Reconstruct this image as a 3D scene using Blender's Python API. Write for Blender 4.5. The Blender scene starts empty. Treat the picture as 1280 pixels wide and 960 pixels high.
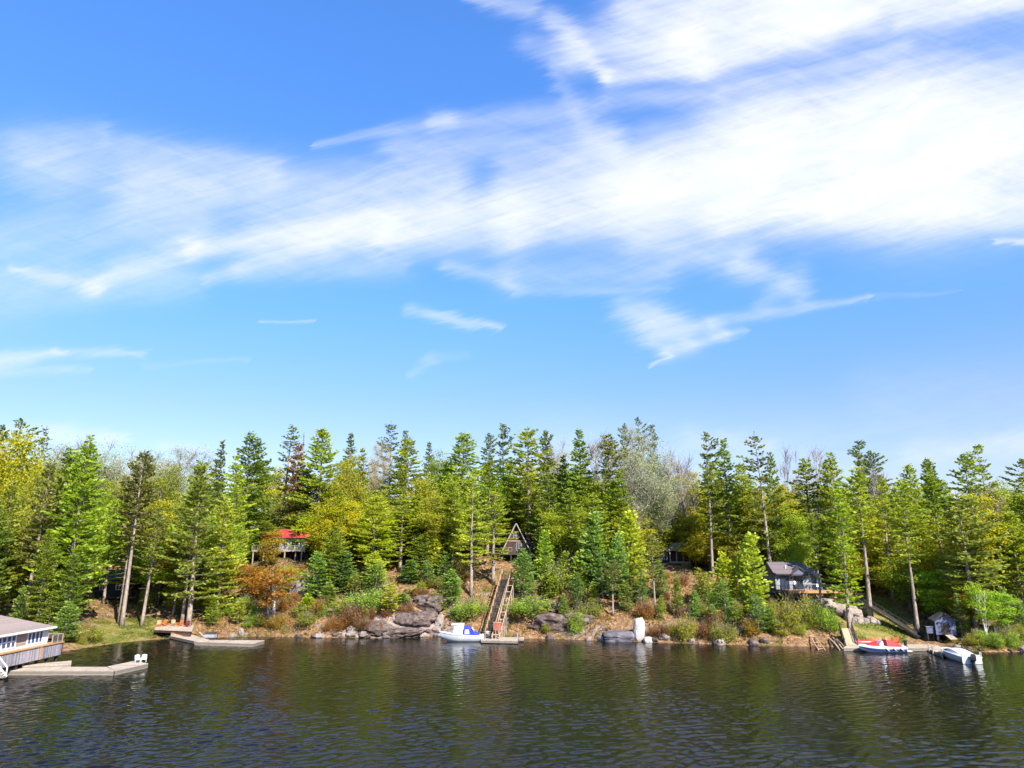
import bpy, math, random
import numpy as np
from mathutils import Vector, Matrix, noise

sc = bpy.context.scene
COL = sc.collection
R = math.radians
rnd = random.Random(7)

# ---------------------------------------------------------------- camera
F = 897.0                       # focal length in photo pixels (1280 wide)
CAM_Z = 14.5                    # drone height above the lake, metres
PITCH = R(13.17)
CP, SP = math.cos(PITCH), math.sin(PITCH)
K = CAM_Z / 10.8
cam_d = bpy.data.cameras.new('camera')
cam = bpy.data.objects.new('camera', cam_d)
COL.objects.link(cam)
cam.location = (0, 0, CAM_Z)
cam.rotation_euler = (R(90) + PITCH, 0, 0)
cam_d.sensor_width = 36
cam_d.lens = 36 * F / 1280
cam_d.clip_start = 0.5
cam_d.clip_end = 20000
sc.camera = cam


def ray(px, py):
    dx, dy = (px - 640) / F, (480 - py) / F
    return Vector((dx, CP - dy * SP, SP + dy * CP))


def at_y(px, py, Y):
    r = ray(px, py)
    return Vector((0, 0, CAM_Z)) + r * (Y / r.y)


def at_z(px, py, z):
    r = ray(px, py)
    return Vector((0, 0, CAM_Z)) + r * ((z - CAM_Z) / r.z)


# ---------------------------------------------------------------- terrain
SHORE_PX = [(-260, 820), (-60, 818), (30, 814), (84, 814), (110, 809), (150, 803), (190, 799.5), (240, 797.5),
            (330, 795.5), (400, 797), (480, 797.5), (550, 795.5), (650, 798), (700, 799), (760, 801), (850, 804),
            (950, 807), (1050, 809), (1100, 807), (1160, 807), (1190, 812), (1225, 815), (1260, 815), (1300, 814),
            (1400, 816), (1600, 818)]
SH = [at_z(a, b, 0) for a, b in SHORE_PX]
SH_U = np.array([p.x / p.y for p in SH])
SH_Y = np.array([p.y for p in SH])
PROF = {
    -70: [(0, 0), (5, 1.2), (15, 3), (30, 7), (60, 11)],
    60: [(0, 0), (4, 1.2), (12, 2.5), (22, 4.5), (35, 8), (60, 12)],
    150: [(0, 0), (2, .55), (8, 1.2), (14, 1.7), (15.5, 2.6), (22, 4.4), (35, 8), (60, 12)],
    250: [(0, 0), (5, .8), (10, 2.6), (20, 6.6), (35, 9.5), (60, 12)],
    350: [(0, 0), (2, 1.2), (10, 4.5), (22, 9.4), (30, 9.9), (60, 12)],
    500: [(0, 0), (1.5, 1.8), (5, 4.4), (10, 6.4), (18, 9), (30, 11), (60, 13)],
    625: [(0, 0), (2, 1.2), (14, 7.4), (20, 9.6), (30, 10.8), (60, 13)],
    750: [(0, 0), (2, 1.6), (6, 3.8), (12, 6.3), (25, 9), (40, 11), (60, 13)],
    880: [(0, 0), (2, 1.2), (8, 4), (18, 6.8), (30, 8.8), (60, 12)],
    1000: [(0, 0), (3, 1.5), (9, 3.7), (16, 4.8), (30, 7), (60, 11)],
    1080: [(0, 0), (2, .6), (7, 2.6), (12, 4.6), (25, 6.5), (60, 11)],
    1180: [(0, 0), (2, .5), (5, .9), (12, 3), (25, 6), (60, 10)],
    1280: [(0, 0), (3, 1), (12, 3), (25, 6), (60, 10)]}
PU = np.array([(k - 640) / F / 1.045 for k in PROF])
PD = np.array([0, 1, 2, 3, 4, 5, 6, 8, 10, 12, 14, 16, 18, 20, 22, 25, 30, 35, 40, 50, 60, 100, 200, 400, 1000, 4000.]) * K
PZ = np.array([[np.interp(d / K, [a for a, b in v] + [120, 400, 4000], [b for a, b in v] + [14.5, 18, 20]) * K
                for d in PD] for v in PROF.values()])


def shore_y(u):
    return float(np.interp(u, SH_U, SH_Y))


def ground(x, y, rough=True):
    u = x / max(y, 1)
    d = y - shore_y(u)
    if d < 0:
        return max(-2.5, d * 0.45)
    i = min(max(int(np.searchsorted(PU, u)) - 1, 0), len(PU) - 2)
    w = min(max((u - PU[i]) / (PU[i + 1] - PU[i]), 0), 1)
    w = w * w * (3 - 2 * w)
    z = (1 - w) * float(np.interp(d, PD, PZ[i])) + w * float(np.interp(d, PD, PZ[i + 1]))
    if rough:
        a = min(d / 4, 1.0)
        if lawn_mask(x, y) > 0.4:
            a *= 0.25
        z += a * (0.75 * noise.noise((x * .16, y * .16, 1.7)) + 0.38 * noise.noise((x * .5, y * .5, 9.1))
                  + 0.14 * noise.noise((x * 1.5, y * 1.5, 4.3)))
        z = max(z, 0.02 + 0.05 * min(d, 2))
    return z


def blob(px, py, cx, cy, rx, ry):
    q = ((px - cx) / rx) ** 2 + ((py - cy) / ry) ** 2
    return max(0.0, min(1.0, 1.6 - 1.2 * q))


def lawn_mask(x, y):
    u = x / max(y, 1)
    px, d = 640 + F * 1.045 * u, (y - shore_y(u)) / K
    m = max(blob(px, d, 150, 5.5, 62, 7), blob(px, d, 1092, 7, 44, 9))
    return m


def on_ground(px, py):
    """first meeting of a photo ray with the terrain"""
    r = ray(px, py)
    o = Vector((0, 0, CAM_Z))
    t, last = 60.0, None
    while t < 400:
        p = o + r * t
        if p.z < max(ground(p.x, p.y), 0):
            return Vector((p.x, p.y, max(ground(p.x, p.y), 0)))
        t += 0.25
    p = o + r * 300
    return Vector((p.x, p.y, ground(p.x, p.y)))


# ---------------------------------------------------------------- materials
def new_mat(name):
    m = bpy.data.materials.new(name)
    m.use_nodes = True
    nt = m.node_tree
    nt.nodes.clear()
    out = nt.nodes.new('ShaderNodeOutputMaterial')
    return m, nt, out


def N(nt, typ, **kw):
    n = nt.nodes.new(typ)
    for k, v in kw.items():
        if k.startswith('i_'):
            key = k[2:]
            key = int(key) if key.isdigit() else key.replace('_', ' ')
            n.inputs[key].default_value = v
        else:
            setattr(n, k, v)
    return n


def L(nt, a, b):
    nt.links.new(a, b)


def c4(c):
    return (c[0], c[1], c[2], 1)


def ramp(nt, stops):
    n = nt.nodes.new('ShaderNodeValToRGB')
    e = n.color_ramp.elements
    while len(e) < len(stops):
        e.new(0.5)
    for k, (p, c) in zip(e, stops):
        k.position = p
        k.color = c4(c)
    return n


def plain(name, col, rough=0.6, var=0.25, scale=3.0, metal=0.0, bump=0.0, spec=0.4):
    m, nt, out = new_mat(name)
    b = N(nt, 'ShaderNodeBsdfPrincipled', i_Roughness=rough, i_Metallic=metal)
    b.inputs['Specular IOR Level'].default_value = spec
    tc = N(nt, 'ShaderNodeTexCoord')
    nz = N(nt, 'ShaderNodeTexNoise', i_Scale=scale, i_Detail=5.0, i_Roughness=0.65)
    L(nt, tc.outputs['Object'], nz.inputs['Vector'])
    lo = tuple(max(0, c * (1 - var)) for c in col)
    hi = tuple(min(1, c * (1 + var * .7)) for c in col)
    rp = ramp(nt, [(0.3, lo), (0.7, hi)])
    L(nt, nz.outputs['Fac'], rp.inputs['Fac'])
    L(nt, rp.outputs['Color'], b.inputs['Base Color'])
    if bump:
        bp = N(nt, 'ShaderNodeBump', i_Strength=0.6, i_Distance=bump)
        L(nt, nz.outputs['Fac'], bp.inputs['Height'])
        L(nt, bp.outputs['Normal'], b.inputs['Normal'])
    L(nt, b.outputs[0], out.inputs[0])
    return m


def boards(name, col, axis=0, width=0.15, var=0.35, gap=0.12, rough=0.75):
    """planks / siding: bands along one object axis, each board its own tone, with grooves and weathering"""
    m, nt, out = new_mat(name)
    b = N(nt, 'ShaderNodeBsdfPrincipled', i_Roughness=rough)
    b.inputs['Specular IOR Level'].default_value = 0.25
    tc = N(nt, 'ShaderNodeTexCoord')
    sp = N(nt, 'ShaderNodeSeparateXYZ')
    L(nt, tc.outputs['Object'], sp.inputs[0])
    dv = N(nt, 'ShaderNodeMath', operation='DIVIDE')
    L(nt, sp.outputs[axis], dv.inputs[0])
    dv.inputs[1].default_value = width
    fl = N(nt, 'ShaderNodeMath', operation='FLOOR')
    fr = N(nt, 'ShaderNodeMath', operation='FRACT')
    L(nt, dv.outputs[0], fl.inputs[0])
    L(nt, dv.outputs[0], fr.inputs[0])
    wn = N(nt, 'ShaderNodeTexWhiteNoise', noise_dimensions='1D')
    L(nt, fl.outputs[0], wn.inputs['W'])
    nz = N(nt, 'ShaderNodeTexNoise', i_Scale=2.3, i_Detail=6.0, i_Roughness=0.7)
    L(nt, tc.outputs['Object'], nz.inputs['Vector'])
    ad = N(nt, 'ShaderNodeMath', operation='MULTIPLY_ADD')
    L(nt, wn.outputs['Value'], ad.inputs[0])
    ad.inputs[1].default_value = 0.6
    L(nt, nz.outputs['Fac'], ad.inputs[2])
    rp = ramp(nt, [(0.35, tuple(c * (1 - var) for c in col)), (1.0, tuple(min(1, c * (1 + var)) for c in col))])
    L(nt, ad.outputs[0], rp.inputs['Fac'])
    lt = N(nt, 'ShaderNodeMath', operation='GREATER_THAN')
    L(nt, fr.outputs[0], lt.inputs[0])
    lt.inputs[1].default_value = gap
    mx = N(nt, 'ShaderNodeMix', data_type='RGBA')
    L(nt, lt.outputs[0], mx.inputs['Factor'])
    mx.inputs['A'].default_value = c4([c * .3 for c in col])
    L(nt, rp.outputs['Color'], mx.inputs['B'])
    L(nt, mx.outputs['Result'], b.inputs['Base Color'])
    bp = N(nt, 'ShaderNodeBump', i_Strength=0.7, i_Distance=0.02)
    L(nt, lt.outputs[0], bp.inputs['Height'])
    L(nt, bp.outputs['Normal'], b.inputs['Normal'])
    L(nt, b.outputs[0], out.inputs[0])
    return m


def foliage_mat(name, trans=0.35):
    """leaf / needle material: each tree's own colour (object colour) times the age of each tuft"""
    m, nt, out = new_mat(name)
    oi = N(nt, 'ShaderNodeObjectInfo')
    at = N(nt, 'ShaderNodeAttribute', attribute_name='tint')
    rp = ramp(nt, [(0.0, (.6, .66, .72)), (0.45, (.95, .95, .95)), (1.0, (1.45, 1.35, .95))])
    L(nt, at.outputs['Fac'], rp.inputs['Fac'])
    mx = N(nt, 'ShaderNodeMix', data_type='RGBA', blend_type='MULTIPLY')
    mx.inputs['Factor'].default_value = 1
    L(nt, oi.outputs['Color'], mx.inputs['A'])
    L(nt, rp.outputs['Color'], mx.inputs['B'])
    d = N(nt, 'ShaderNodeBsdfDiffuse')
    t = N(nt, 'ShaderNodeBsdfTranslucent')
    L(nt, mx.outputs['Result'], d.inputs[0])
    hs = N(nt, 'ShaderNodeMix', data_type='RGBA', blend_type='MULTIPLY')
    hs.inputs['Factor'].default_value = 1
    L(nt, mx.outputs['Result'], hs.inputs['A'])
    hs.inputs['B'].default_value = (1.3, 1.25, .6, 1)
    L(nt, hs.outputs['Result'], t.inputs[0])
    ms = N(nt, 'ShaderNodeMixShader', i_0=trans)
    L(nt, d.outputs[0], ms.inputs[1])
    L(nt, t.outputs[0], ms.inputs[2])
    g = N(nt, 'ShaderNodeBsdfGlossy', i_Roughness=0.5)
    g.inputs[0].default_value = (.8, .85, .9, 1)
    ms2 = N(nt, 'ShaderNodeMixShader', i_0=0.015)
    L(nt, ms.outputs[0], ms2.inputs[1])
    L(nt, g.outputs[0], ms2.inputs[2])
    L(nt, ms2.outputs[0], out.inputs[0])
    return m


def bark_mat(name, a, b_, scale=2.0):
    m, nt, out = new_mat(name)
    b = N(nt, 'ShaderNodeBsdfPrincipled', i_Roughness=0.9)
    b.inputs['Specular IOR Level'].default_value = 0.1
    tc = N(nt, 'ShaderNodeTexCoord')
    mp = N(nt, 'ShaderNodeMapping')
    mp.inputs['Scale'].default_value = (scale * 2, scale * 2, scale * .5)
    L(nt, tc.outputs['Object'], mp.inputs[0])
    nz = N(nt, 'ShaderNodeTexNoise', i_Scale=1.0, i_Detail=6.0, i_Roughness=0.7)
    L(nt, mp.outputs[0], nz.inputs['Vector'])
    rp = ramp(nt, [(0.35, a), (0.65, b_)])
    L(nt, nz.outputs['Fac'], rp.inputs['Fac'])
    L(nt, rp.outputs['Color'], b.inputs['Base Color'])
    bp = N(nt, 'ShaderNodeBump', i_Strength=0.8, i_Distance=0.05)
    L(nt, nz.outputs['Fac'], bp.inputs['Height'])
    L(nt, bp.outputs['Normal'], b.inputs['Normal'])
    L(nt, b.outputs[0], out.inputs[0])
    return m


def glass_mat(name, tint=(.03, .045, .07), rough=0.05):
    m, nt, out = new_mat(name)
    b = N(nt, 'ShaderNodeBsdfPrincipled', i_Roughness=rough)
    b.inputs['Base Color'].default_value = c4(tint)
    b.inputs['Specular IOR Level'].default_value = 0.25
    L(nt, b.outputs[0], out.inputs[0])
    return m


def rock_mat(name, a, b_, c_, scale=0.5):
    m, nt, out = new_mat(name)
    b = N(nt, 'ShaderNodeBsdfPrincipled', i_Roughness=0.85)
    b.inputs['Specular IOR Level'].default_value = 0.2
    tc = N(nt, 'ShaderNodeTexCoord')
    nz = N(nt, 'ShaderNodeTexNoise', i_Scale=scale, i_Detail=9.0, i_Roughness=0.7)
    L(nt, tc.outputs['Object'], nz.inputs['Vector'])
    rp = ramp(nt, [(0.32, a), (0.5, b_), (0.68, c_)])
    L(nt, nz.outputs['Fac'], rp.inputs['Fac'])
    L(nt, rp.outputs['Color'], b.inputs['Base Color'])
    bp = N(nt, 'ShaderNodeBump', i_Strength=1.0, i_Distance=0.25)
    L(nt, nz.outputs['Fac'], bp.inputs['Height'])
    L(nt, bp.outputs['Normal'], b.inputs['Normal'])
    L(nt, b.outputs[0], out.inputs[0])
    return m


M = {}
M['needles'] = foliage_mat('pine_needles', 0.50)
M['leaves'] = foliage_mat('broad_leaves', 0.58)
M['bark'] = bark_mat('pine_bark', (.13, .10, .08), (.36, .30, .25))
M['bark_dark'] = bark_mat('dark_bark', (.08, .065, .05), (.22, .18, .145))
M['birch'] = bark_mat('birch_bark', (.35, .33, .3), (.78, .75, .7), 1.2)
M['twig'] = plain('grey_twigs', (.24, .205, .19), .9, .2)
M['rock'] = rock_mat('grey_pink_rock', (.09, .072, .068), (.19, .155, .148), (.31, .26, .245))
M['rock_dark'] = rock_mat('brown_bank_rock', (.035, .026, .022), (.095, .07, .06), (.20, .155, .135), 1.0)
M['rock_pale'] = rock_mat('pale_rock', (.26, .24, .225), (.40, .375, .355), (.52, .5, .48))
M['rock_slab'] = rock_mat('violet_slab_rock', (.05, .045, .05), (.10, .09, .103), (.19, .17, .185))
M['rock_tan'] = rock_mat('tan_rock', (.12, .098, .083), (.235, .195, .165), (.36, .31, .265))
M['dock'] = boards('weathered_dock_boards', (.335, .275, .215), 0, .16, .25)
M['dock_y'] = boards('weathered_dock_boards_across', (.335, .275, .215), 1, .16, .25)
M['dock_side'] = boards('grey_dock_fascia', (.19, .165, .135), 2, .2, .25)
M['pale_wood'] = boards('pale_cedar_boards', (.42, .27, .17), 0, .15, .2)
M['cedar'] = plain('orange_cedar', (.42, .22, .10), .7, .25, 2)
M['old_wood'] = plain('weathered_timber', (.33, .27, .22), .85, .3, 2)
M['dark_wood'] = plain('dark_stained_timber', (.045, .038, .034), .8, .3, 2)
M['brown_wood'] = boards('brown_board_cladding', (.058, .026, .022), 0, .2, .25)
M['skirt'] = boards('grey_vertical_boards', (.26, .24, .26), 1, .17, .5, .18)
M['skirt_x'] = boards('grey_vertical_boards_across', (.26, .24, .26), 0, .17, .4, .18)
M['siding_tan'] = boards('tan_lap_siding', (.33, .25, .21), 2, .18, .2)
M['siding_dark'] = boards('charcoal_lap_siding', (.045, .05, .062), 2, .18, .2)
M['siding_grey'] = boards('light_grey_siding', (.26, .27, .31), 2, .18, .12)
M['siding_shade'] = boards('shaded_grey_siding', (.16, .19, .17), 2, .18, .2)  # cottage siding with the shade of its left side put into the colour
M['siding_blue'] = boards('blue_grey_shed_siding', (.115, .13, .205), 2, .16, .15)
M['white'] = plain('white_paint', (.66, .66, .65), .45, .06)
M['white_hull'] = plain('white_gelcoat', (.74, .75, .77), .2, .06, 1.5)
M['grey_hull'] = plain('grey_white_gelcoat', (.55, .57, .58), .25, .1, 1.5)
M['alu'] = plain('aluminium', (.55, .57, .6), .35, .1, 2, metal=.6)
M['navy'] = plain('navy_gelcoat', (.03, .05, .16), .25, .1)
M['blue_canvas'] = plain('blue_canvas', (.015, .035, .33), .7, .25, 2.5, bump=.05)
M['red_canvas'] = plain('red_canvas', (.33, .018, .022), .7, .25, 2.5, bump=.05)
M['red_plastic'] = plain('red_canoe_hull', (.46, .04, .04), .35, .15)
M['orange_paint'] = plain('orange_paint', (.50, .12, .035), .5, .15)
M['red_paint'] = plain('orange_red_paint', (.68, .08, .03), .5, .15)
M['maroon'] = plain('maroon_paint', (.13, .01, .015), .6, .2)
M['black'] = plain('black_plastic', (.02, .02, .022), .4, .2)
M['vinyl'] = plain('clear_canvas_window', (.55, .58, .66), .2, .1)
M['glass'] = glass_mat('window_glass')
M['glass_blue'] = glass_mat('blue_window_glass', (.06, .08, .17))
M['rail_glass'] = glass_mat('smoked_rail_glass', (.06, .07, .07))
M['shingle_pink'] = boards('pinkish_brown_shingles', (.22, .175, .155), 0, .3, .12, .05, .9)
M['shingle'] = boards('brown_grey_shingles', (.12, .10, .105), 1, .28, .2, .05, .9)
M['shingle_dark'] = boards('dark_shingles', (.07, .075, .07), 1, .28, .2, .05, .9)
M['red_roof'] = boards('red_metal_roof', (.36, .03, .045), 0, .4, .12, .06, .35)
M['tram_red'] = boards('red_brown_cart_boards', (.30, .10, .07), 0, .14, .2)
M['skin'] = plain('skin', (.5, .32, .24), .6, .1)
M['hair'] = plain('brown_hair', (.06, .04, .03), .7, .2)
M['cotton_white'] = plain('white_cotton', (.8, .8, .8), .8, .08)
M['denim'] = plain('dark_trousers', (.02, .022, .035), .8, .2)


# ---------------------------------------------------------------- mesh helpers
class MB:
    def __init__(s):
        s.v, s.f, s.mi = [], [], []

    def add(s, vs, fs, m=0):
        b = len(s.v)
        s.v += [tuple(p) for p in vs]
        s.f += [tuple(b + i for i in f) for f in fs]
        s.mi += [m] * len(fs)
        return s

    def box(s, c, d, rz=0.0, m=0):
        x, y, z = d[0] / 2, d[1] / 2, d[2] / 2
        ca, sa = math.cos(rz), math.sin(rz)
        vs = []
        for i in (-1, 1):
            for j in (-1, 1):
                for k in (-1, 1):
                    vs.append((c[0] + i * x * ca - j * y * sa, c[1] + i * x * sa + j * y * ca, c[2] + k * z))
        return s.add(vs, [(0, 1, 3, 2), (4, 6, 7, 5), (0, 4, 5, 1), (2, 3, 7, 6), (0, 2, 6, 4), (1, 5, 7, 3)], m)

    def span(s, x0, x1, y0, y1, z0, z1, m=0):
        return s.box(((x0 + x1) / 2, (y0 + y1) / 2, (z0 + z1) / 2), (x1 - x0, y1 - y0, z1 - z0), 0, m)

    def beam(s, p, q, w, h, m=0):
        p, q = Vector(p), Vector(q)
        a = (q - p).normalized()
        up = Vector((0, 0, 1)) if abs(a.z) < .95 else Vector((0, 1, 0))
        sd = a.cross(up).normalized() * (w / 2)
        u = sd.cross(a).normalized() * (h / 2)
        vs = [p - sd - u, p + sd - u, p + sd + u, p - sd + u, q - sd - u, q + sd - u, q + sd + u, q - sd + u]
        return s.add(vs, [(0, 3, 2, 1), (4, 5, 6, 7), (0, 1, 5, 4), (1, 2, 6, 5), (2, 3, 7, 6), (3, 0, 4, 7)], m)

    def tube(s, pts, rad, n=6, m=0, cap=True):
        pts = [Vector(p) for p in pts]
        b = len(s.v)
        for i, p in enumerate(pts):
            a = (pts[min(i + 1, len(pts) - 1)] - pts[max(i - 1, 0)])
            a = a.normalized() if a.length > 1e-9 else Vector((0, 0, 1))
            ref = Vector((0, 1, 0)) if abs(a.y) < .9 else Vector((1, 0, 0))
            e1 = a.cross(ref).normalized()
            e2 = a.cross(e1)
            r = rad[i] if not isinstance(rad, (int, float)) else rad
            for k in range(n):
                t = 2 * math.pi * k / n
                s.v.append(tuple(p + e1 * (r * math.cos(t)) + e2 * (r * math.sin(t))))
        for i in range(len(pts) - 1):
            for k in range(n):
                s.f.append((b + i * n + k, b + i * n + (k + 1) % n, b + (i + 1) * n + (k + 1) % n, b + (i + 1) * n + k))
                s.mi.append(m)
        if cap:
            s.f += [tuple(b + k for k in reversed(range(n))), tuple(b + (len(pts) - 1) * n + k for k in range(n))]
            s.mi += [m, m]
        return s

    def prism(s, poly, vec, m=0):
        n = len(poly)
        v = Vector(vec)
        vs = [Vector(p) for p in poly] + [Vector(p) + v for p in poly]
        fs = [tuple(reversed(range(n))), tuple(range(n, 2 * n))]
        fs += [(i, (i + 1) % n, n + (i + 1) % n, n + i) for i in range(n)]
        return s.add(vs, fs, m)

    def loft(s, rings, close=True, m=0, caps=True):
        """rings: equal-length lists of points"""
        b, n = len(s.v), len(rings[0])
        for r in rings:
            s.v += [tuple(p) for p in r]
        for i in range(len(rings) - 1):
            for k in range(n if close else n - 1):
                s.f.append((b + i * n + k, b + i * n + (k + 1) % n, b + (i + 1) * n + (k + 1) % n, b + (i + 1) * n + k))
                s.mi.append(m)
        if caps:
            s.f += [tuple(b + k for k in reversed(range(n))), tuple(b + (len(rings) - 1) * n + k for k in range(n))]
            s.mi += [m, m]
        return s

    def mesh(s, name, mats, smooth=False):
        me = bpy.data.meshes.new(name)
        me.from_pydata([tuple(p) for p in s.v], [], s.f)
        for m in (mats if isinstance(mats, (list, tuple)) else [mats]):
            me.materials.append(m)
        me.polygons.foreach_set('material_index', s.mi)
        if smooth:
            me.polygons.foreach_set('use_smooth', [True] * len(s.f))
        import bmesh
        bm = bmesh.new()
        bm.from_mesh(me)
        bmesh.ops.recalc_face_normals(bm, faces=bm.faces)
        bm.to_mesh(me)
        bm.free()
        me.update()
        return me

    def build(s, name, mats, parent=None, smooth=False):
        o = bpy.data.objects.new(name, s.mesh(name, mats, smooth))
        COL.objects.link(o)
        o.parent = parent
        return o


def tag(o, label=None, cat=None, group=None, kind=None):
    if label: o['label'] = label
    if cat: o['category'] = cat
    if group: o['group'] = group
    if kind: o['kind'] = kind
    return o


def thing(name, label, cat, loc=(0, 0, 0), rz=0.0, group=None):
    o = bpy.data.objects.new(name, None)
    COL.objects.link(o)
    o.location = loc
    o.rotation_euler = (0, 0, rz)
    o.empty_display_size = 0.3
    return tag(o, label, cat, group)


def copy_tree(o, parent=None):
    c = o.copy()
    COL.objects.link(c)
    c.parent = parent
    for ch in list(o.children):
        copy_tree(ch, c)
    return c


def box_part(name, mat, parent, *spans):
    b = MB()
    for sp_ in spans:
        b.span(*sp_)
    return b.build(name, mat, parent)


# ---------------------------------------------------------------- setting: ground and lake
def build_ground():
    us = np.concatenate([np.linspace(-4, -1.1, 14), np.linspace(-1.0, -.80, 8), np.linspace(-.78, .78, 330), np.linspace(.80, 1.0, 8), np.linspace(1.1, 4, 14)])
    ds = np.concatenate([[-10, -5, -2.5, -1.2, -.5], np.linspace(0, 12, 34), np.linspace(12.6, 46, 56), np.linspace(48, 90, 18),
                         [100, 115, 135, 160, 200, 260, 340, 450, 650, 1000, 1800, 3500]])
    vs, lawn = [], []
    for u in us:
        ys = shore_y(u)
        for d in ds:
            y = ys + d
            x = u * y
            lawn.append(lawn_mask(x, y) if 0 <= d < 30 else 0)
            vs.append((x, y, ground(x, y)))
    nd = len(ds)
    fs = [(i * nd + j, (i + 1) * nd + j, (i + 1) * nd + j + 1, i * nd + j + 1) for i in range(len(us) - 1) for j in range(nd - 1)]
    me = bpy.data.meshes.new('ground')
    me.from_pydata(vs, [], fs)
    me.polygons.foreach_set('use_smooth', [True] * len(fs))
    a = me.attributes.new('lawn', 'FLOAT', 'POINT')
    a.data.foreach_set('value', lawn)
    m, nt, out = new_mat('forest_floor')
    b = N(nt, 'ShaderNodeBsdfPrincipled', i_Roughness=0.95)
    b.inputs['Specular IOR Level'].default_value = 0.1
    tc = N(nt, 'ShaderNodeTexCoord')
    n1 = N(nt, 'ShaderNodeTexNoise', i_Scale=.22, i_Detail=8.0, i_Roughness=.7)
    n2 = N(nt, 'ShaderNodeTexNoise', i_Scale=1.9, i_Detail=6.0, i_Roughness=.75)
    n3 = N(nt, 'ShaderNodeTexNoise', i_Scale=.6, i_Detail=8.0, i_Roughness=.65)
    for n in (n1, n2, n3):
        L(nt, tc.outputs['Object'], n.inputs['Vector'])
    litter = ramp(nt, [(.3, (.065, .042, .028)), (.47, (.15, .088, .046)), (.56, (.26, .155, .08)), (.7, (.42, .28, .17))])
    L(nt, n2.outputs['Fac'], litter.inputs['Fac'])
    moss = ramp(nt, [(.35, (.03, .035, .01)), (.65, (.12, .11, .025))])
    L(nt, n2.outputs['Fac'], moss.inputs['Fac'])
    mm = ramp(nt, [(.5, (0, 0, 0)), (.62, (1, 1, 1))])
    L(nt, n1.outputs['Fac'], mm.inputs['Fac'])
    mx = N(nt, 'ShaderNodeMix', data_type='RGBA')
    L(nt, mm.outputs['Color'], mx.inputs['Factor'])
    L(nt, litter.outputs['Color'], mx.inputs['A'])
    L(nt, moss.outputs['Color'], mx.inputs['B'])
    rock = ramp(nt, [(.35, (.07, .05, .045)), (.5, (.21, .165, .15)), (.65, (.36, .29, .27))])
    L(nt, n3.outputs['Fac'], rock.inputs['Fac'])
    geo = N(nt, 'ShaderNodeNewGeometry')
    sx = N(nt, 'ShaderNodeSeparateXYZ')
    L(nt, geo.outputs['Normal'], sx.inputs[0])
    ma = N(nt, 'ShaderNodeMath', operation='MULTIPLY_ADD')
    L(nt, n1.outputs['Fac'], ma.inputs[0])
    ma.inputs[1].default_value = -.5
    L(nt, sx.outputs['Z'], ma.inputs[2])
    st = ramp(nt, [(.47, (1, 1, 1)), (.54, (0, 0, 0))])
    L(nt, ma.outputs[0], st.inputs['Fac'])
    mx2 = N(nt, 'ShaderNodeMix', data_type='RGBA')
    L(nt, st.outputs['Color'], mx2.inputs['Factor'])
    L(nt, mx.outputs['Result'], mx2.inputs['A'])
    L(nt, rock.outputs['Color'], mx2.inputs['B'])
    lawnc = ramp(nt, [(.3, (.07, .09, .02)), (.48, (.15, .145, .035)), (.66, (.27, .19, .07))])
    L(nt, n3.outputs['Fac'], lawnc.inputs['Fac'])
    la = N(nt, 'ShaderNodeAttribute', attribute_name='lawn')
    mx3 = N(nt, 'ShaderNodeMix', data_type='RGBA')
    L(nt, la.outputs['Fac'], mx3.inputs['Factor'])
    L(nt, mx2.outputs['Result'], mx3.inputs['A'])
    L(nt, lawnc.outputs['Color'], mx3.inputs['B'])
    L(nt, mx3.outputs['Result'], b.inputs['Base Color'])
    bp = N(nt, 'ShaderNodeBump', i_Strength=1.0, i_Distance=.25)
    L(nt, n2.outputs['Fac'], bp.inputs['Height'])
    L(nt, bp.outputs['Normal'], b.inputs['Normal'])
    L(nt, b.outputs[0], out.inputs[0])
    me.materials.append(m)
    o = bpy.data.objects.new('ground', me)
    COL.objects.link(o)
    tag(o, kind='structure')


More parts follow.
